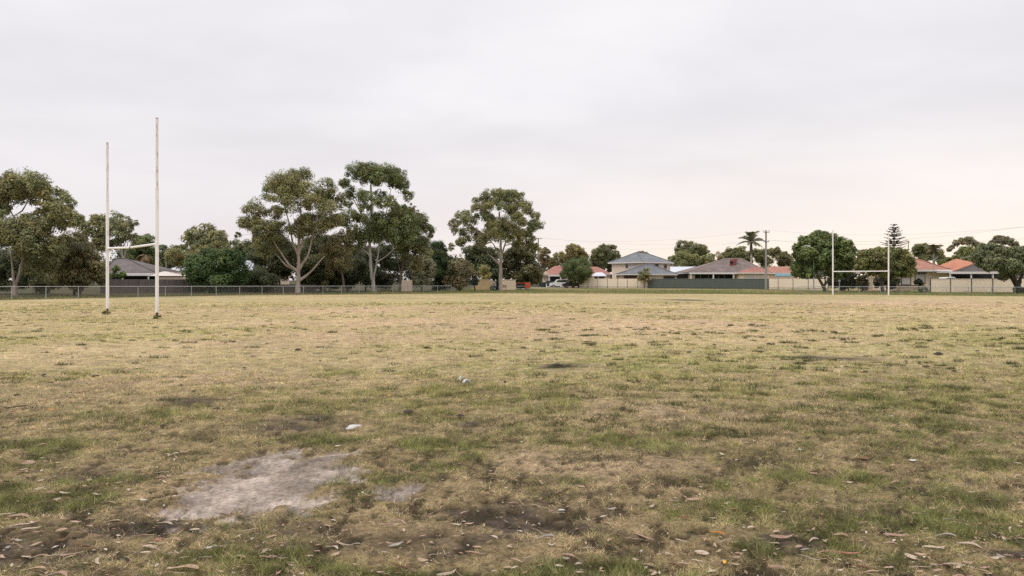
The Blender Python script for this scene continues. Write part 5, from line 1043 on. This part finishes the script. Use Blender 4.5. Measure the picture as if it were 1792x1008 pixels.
# ------------------------------------------------------------------ vehicles and small things
def wheel(parent, x, y, z, r, w):
    t = MB().tube([(x, y - w / 2, z), (x, y + w / 2, z)], r, 16).build('wheel', M['tyre'], parent)
    MB().tube([(x, y - w / 2 - .012, z), (x, y - w / 2 + .02, z)], r * .58, 12).build('rim', M['galv'], t)
def car(label, px, D, L_, prof, glassp, mk, sgn=1, name='parked_car', cat='car', W=1.75):
    q = np.array([(px - CX) * D / F, D, 0]); root = thing(name, label, cat, q)
    pf = [(x_ * L_ * sgn, z_) for x_, z_ in prof]; gl = [(x_ * L_ * sgn, z_) for x_, z_ in glassp]
    if sgn < 0: pf, gl = pf[::-1], gl[::-1]
    MB().prism(pf, 0, W, at=q).build('body', M[mk], root); MB().prism(gl, -.006, W + .006, at=q).build('side_window', M['glass'], root)
    for x_ in (-.32, .31):
        for yy in (.06, W - .06): wheel(root, q[0] + x_ * L_ * sgn, q[1] + yy, .33, .33, .2)
    for x_ in (-.499, .499): MB().box((q[0] + x_ * L_ * sgn, q[1] + .25, .72), (.05, .3, .16)).build('lamp', M['redpaint' if x_ > 0 else 'blind'], root)
    MB().box((q[0] - .49 * L_ * sgn, q[1] + W / 2, .42), (.14, W - .1, .2)).build('bumper', M['capgrey'], root)
    return root
WAG = [(-.5, .35), (.5, .35), (.5, 1.0), (.47, 1.12), (.43, 1.68), (.36, 1.76), (-.1, 1.76), (-.16, 1.7), (-.27, 1.12), (-.46, 1.0), (-.5, .85)]
WG = [(.40, 1.15), (.38, 1.6), (-.1, 1.6), (-.2, 1.15)]
SED = [(-.5, .33), (.5, .33), (.5, .85), (.36, .95), (.24, 1.38), (-.05, 1.42), (-.22, .97), (-.46, .85), (-.5, .7)]
SG = [(.31, .97), (.22, 1.3), (-.04, 1.33), (-.17, .97)]
car('white wagon parked before the red tiled house', 980.5, 151.5, 4.3, WAG, WG, 'carwhite')
car('pale sedan roof showing above the brown framed fence', 1668, 99, 3.5, [(a_, z_ * 1.42) for a_, z_ in SED], [(a_, z_ * 1.42) for a_, z_ in SG], 'carwhite', -1)
car('dark sedan parked in the shade under the round street tree', 1003, 147.5, 4.2, SED, SG, 'cardark', -1)
car('dark car half hidden left of the white wagon', 960, 161, 4.3, SED, SG, 'cardark')
D = 119; q = np.array([(915.5 - CX) * D / F, D, 0]); r_ = thing('box_trailer', 'orange-red box trailer with dark side and silver stripes right of the cream wall', 'trailer', q)
x0 = (903.5 - CX) * D / F; x1 = (928 - CX) * D / F; xm = (918.5 - CX) * D / F
MB().box(((x0 + xm) / 2, D + .7, .72), (xm - x0, 1.4, .85)).build('side_panel', M['dark'], r_); MB().box(((xm + x1) / 2 + .01, D + .7, .74), (x1 - xm - .03, 1.44, .92)).build('end_body', M['orange'], r_)
MB().box(((x0 + xm) / 2, D - .02, .62), (xm - x0 - .06, .05, .09)).build('stripe', M['galv'], r_); MB().box(((x0 + xm) / 2, D - .02, 1.1), (xm - x0 - .06, .05, .1)).build('stripe', M['orange'], r_)
MB().box(((x0 + x1) / 2, D + .6, .2), (x1 - x0 - .15, 1.1, .12)).build('chassis', M['white'], r_)
for x_ in (x0 + .55, x1 - .55): wheel(r_, x_, D + .1, .24, .24, .16)
MB().tube([(x0 + .02, D + .7, .24), (x0 - .7, D + .7, .3)], .04, 6).build('drawbar', M['galv'], r_)
D = 112; cxm = (865.5 - CX) * D / F; r_ = thing('parked_machine', 'grey and white machine with dark wheels beside the broad gum trunk', 'machine', (cxm, D, 0))
MB().box((cxm, D + .6, .72), (.62, 1.2, .5)).build('body', M['steelgrey'], r_); MB().box((cxm + .12, D + .55, 1.25), (.68, .9, .1)).build('roof', M['white'], r_)
for s_ in (-.18, .4): MB().tube([(cxm + s_, D + .15, .95), (cxm + s_, D + .15, 1.21)], .035, 6).build('roof_post', M['steelgrey'], r_)
MB().tube([(cxm - .52, D + .3, 0), (cxm - .52, D + .3, 1.35)], [.06, .05], 8).build('exhaust_post', M['blind'], r_); MB().tube([(cxm - .52, D + .3, 1.35), (cxm - .52, D + .3, 1.5), (cxm - .52, D + .3, 1.72)], [.1, .19, .14], 10).build('white_cap', M['white'], r_)
MB().tube([(cxm - .3, D - .02, .8), (cxm - .3, D - .06, .8)], .11, 10).build('headlight', M['blind'], r_); MB().box((cxm + .12, D - .02, .85), (.3, .06, .26)).build('grille', M['blind'], r_)
for x_ in (-.38, .42): wheel(r_, cxm + x_, D + .2, .36, .36, .26)
wheel(r_, cxm + .02, D - .25, .3, .3, .2)
D = 111; q = np.array([(871.5 - CX) * D / F, D, 0]); r_ = thing('wheelie_bin', 'tall black wheelie bin against the broad gum trunk', 'bin', q)
MB().add([q + np.array(v) for v in ((-.2, -.2, .08), (.2, -.2, .08), (.2, .2, .08), (-.2, .2, .08), (-.28, -.28, 1.25), (.28, -.28, 1.25), (.28, .3, 1.25), (-.28, .3, 1.25))], [(3, 2, 1, 0), (4, 5, 6, 7), (0, 1, 5, 4), (1, 2, 6, 5), (2, 3, 7, 6), (3, 0, 4, 7)]).build('body', M['dark'], r_)
MB().box((q[0], q[1] + .01, 1.29), (.62, .66, .07)).build('lid', M['dark'], r_); wheel(r_, q[0] - .25, q[1] + .25, .12, .12, .06); wheel(r_, q[0] + .25, q[1] + .25, .12, .12, .06)
D = 109.5; q = np.array([(882 - CX) * D / F, D, 0]); r_ = thing('garden_bench', 'small brown bench right of the broad gum trunk', 'bench', q)
MB().box((q[0], D, .5), (.75, .4, .06)).build('seat', M['timber'], r_); MB().box((q[0], D + .19, .72), (.75, .05, .22)).build('backrest', M['timber'], r_)
for x_ in (-.3, .3):
    for yy in (-.14, .14): MB().box((q[0] + x_, D + yy, .23), (.06, .06, .47)).build('leg', M['timber'], r_)
for px, DD, lab in ((949, 157, 'left dark green wheelie bin beside the utility pole'), (953.5, 157.5, 'right dark green wheelie bin beside the white marker post')):
    q = np.array([(px - CX) * DD / F, DD, 0]); r_ = thing('wheelie_bin', lab, 'bin', q)
    MB().add([q + np.array(v) for v in ((-.2, -.2, .08), (.2, -.2, .08), (.2, .2, .08), (-.2, .2, .08), (-.29, -.29, 1.05), (.29, -.29, 1.05), (.29, .3, 1.05), (-.29, .3, 1.05))], [(3, 2, 1, 0), (4, 5, 6, 7), (0, 1, 5, 4), (1, 2, 6, 5), (2, 3, 7, 6), (3, 0, 4, 7)]).build('body', M['binGreen'], r_)
    MB().box((q[0], q[1], 1.09), (.62, .64, .07)).build('lid', M['binGreen'], r_); wheel(r_, q[0] - .26, q[1] + .25, .1, .1, .06); wheel(r_, q[0] + .26, q[1] + .25, .1, .1, .06)
q = np.array([(956.3 - CX) * 150 / F, 150, 0]); r_ = thing('marker_post', 'short white marker post by the pale kerb', 'post', q); MB().box((q[0], q[1], .42), (.16, .12, .86)).build('shaft', M['white'], r_); MB().box((q[0], q[1], .88), (.19, .15, .05)).build('cap', M['capgrey'], r_)
print('leaf sprays', NLEAF[0])

# ------------------------------------------------------------------ sky, sun, camera
SUN_EL, SUN_AZ = 52, 235        # degrees; the sun is behind a thick overcast, behind and left of the camera
W = bpy.data.worlds.new('World'); S.world = W; W.use_nodes = True; N = W.node_tree.nodes; L = W.node_tree.links
bg = N['Background']; out = N['World Output']
sky = N.new('ShaderNodeTexSky'); sky.sky_type = 'NISHITA'; sky.sun_disc = False; sky.sun_elevation = R(SUN_EL); sky.sun_rotation = R(SUN_AZ)
L.new(sky.outputs[0], bg.inputs['Color']); bg.inputs['Strength'].default_value = .1
tc = N.new('ShaderNodeTexCoord'); sp = N.new('ShaderNodeSeparateXYZ'); L.new(tc.outputs['Generated'], sp.inputs[0])
def mth(op, a, b=None):
    n_ = N.new('ShaderNodeMath'); n_.operation = op
    for i, v in enumerate((a, b)):
        if v is None: continue
        if isinstance(v, (int, float)): n_.inputs[i].default_value = v
        else: L.new(v, n_.inputs[i])
    return n_.outputs[0]
def rng(v, a, b, c=0, d=1):
    n_ = N.new('ShaderNodeMapRange'); n_.interpolation_type = 'SMOOTHSTEP'; L.new(v, n_.inputs['Value'])
    for k_, q in zip(('From Min', 'From Max', 'To Min', 'To Max'), (a, b, c, d)): n_.inputs[k_].default_value = q
    return n_.outputs[0]
def mixc(f, a, b):
    n_ = N.new('ShaderNodeMix'); n_.data_type = 'RGBA'
    if isinstance(f, (int, float)): n_.inputs[0].default_value = f
    else: L.new(f, n_.inputs[0])
    for i, v in ((6, a), (7, b)):
        if isinstance(v, tuple): n_.inputs[i].default_value = (*v, 1)
        else: L.new(v, n_.inputs[i])
    return n_.outputs[2]
z = sp.outputs['Z']; den = mth('ADD', mth('MAXIMUM', z, 0.0), .16)
cx_ = mth('DIVIDE', sp.outputs['X'], den); cy_ = mth('DIVIDE', sp.outputs['Y'], den)
cb = N.new('ShaderNodeCombineXYZ'); L.new(mth('MULTIPLY', cx_, .8), cb.inputs[0]); L.new(cy_, cb.inputs[1])
nz = N.new('ShaderNodeTexNoise'); nz.inputs['Scale'].default_value = .75; nz.inputs['Detail'].default_value = 5; nz.inputs['Roughness'].default_value = .52; L.new(cb.outputs[0], nz.inputs['Vector'])
cl = mixc(rng(nz.outputs['Fac'], .34, .66), (.845, .82, .85), (1.0, .975, .99))
hor = rng(z, 0.0, .25, 1, 0); side = rng(sp.outputs['X'], -.5, .55)
warm = mixc(side, (.87, .80, .81), (1.10, .955, .85))
cl = mixc(mth('MULTIPLY', hor, .85), cl, warm)
glow = mth('MULTIPLY', rng(z, 0.0, .075, 1, 0), rng(sp.outputs['X'], -.25, .5))
cl = mixc(mth('MULTIPLY', glow, .8), cl, (1.25, 1.0, .76))
vs = N.new('ShaderNodeVectorMath'); vs.operation = 'SCALE'; L.new(cl, vs.inputs[0]); L.new(rng(z, .36, .95, 1.0, 2.1), vs.inputs['Scale'])   # an overcast sky is brightest overhead
bg2 = N.new('ShaderNodeBackground'); L.new(vs.outputs[0], bg2.inputs['Color']); bg2.inputs['Strength'].default_value = 1.0
ms = N.new('ShaderNodeMixShader'); ms.inputs[0].default_value = .93; L.new(bg.outputs[0], ms.inputs[1]); L.new(bg2.outputs[0], ms.inputs[2]); L.new(ms.outputs[0], out.inputs['Surface'])
sl = bpy.data.lights.new('sun', 'SUN'); sl.energy = .9; sl.angle = R(28); sl.color = (1, .93, .84)
so = bpy.data.objects.new('sun', sl); C.objects.link(so)
so.rotation_euler = (R(90 - SUN_EL), 0, R(180 - SUN_AZ))
cam = bpy.data.cameras.new('camera'); cam.lens = 36 * F / 1792; cam.sensor_width = 36; cam.shift_y = -(504 - HY) / 1792; cam.clip_start = .1; cam.clip_end = 6000
co = bpy.data.objects.new('camera', cam); C.objects.link(co); co.location = (0, 0, EYE); co.rotation_euler = (R(90), 0, 0); S.camera = co
S.view_settings.view_transform = 'Standard'; S.view_settings.look = 'None'; S.view_settings.exposure = 0; S.view_settings.gamma = 1
S.cycles.max_bounces = 6; S.cycles.diffuse_bounces = 3; S.cycles.transmission_bounces = 3; S.cycles.use_denoising = False
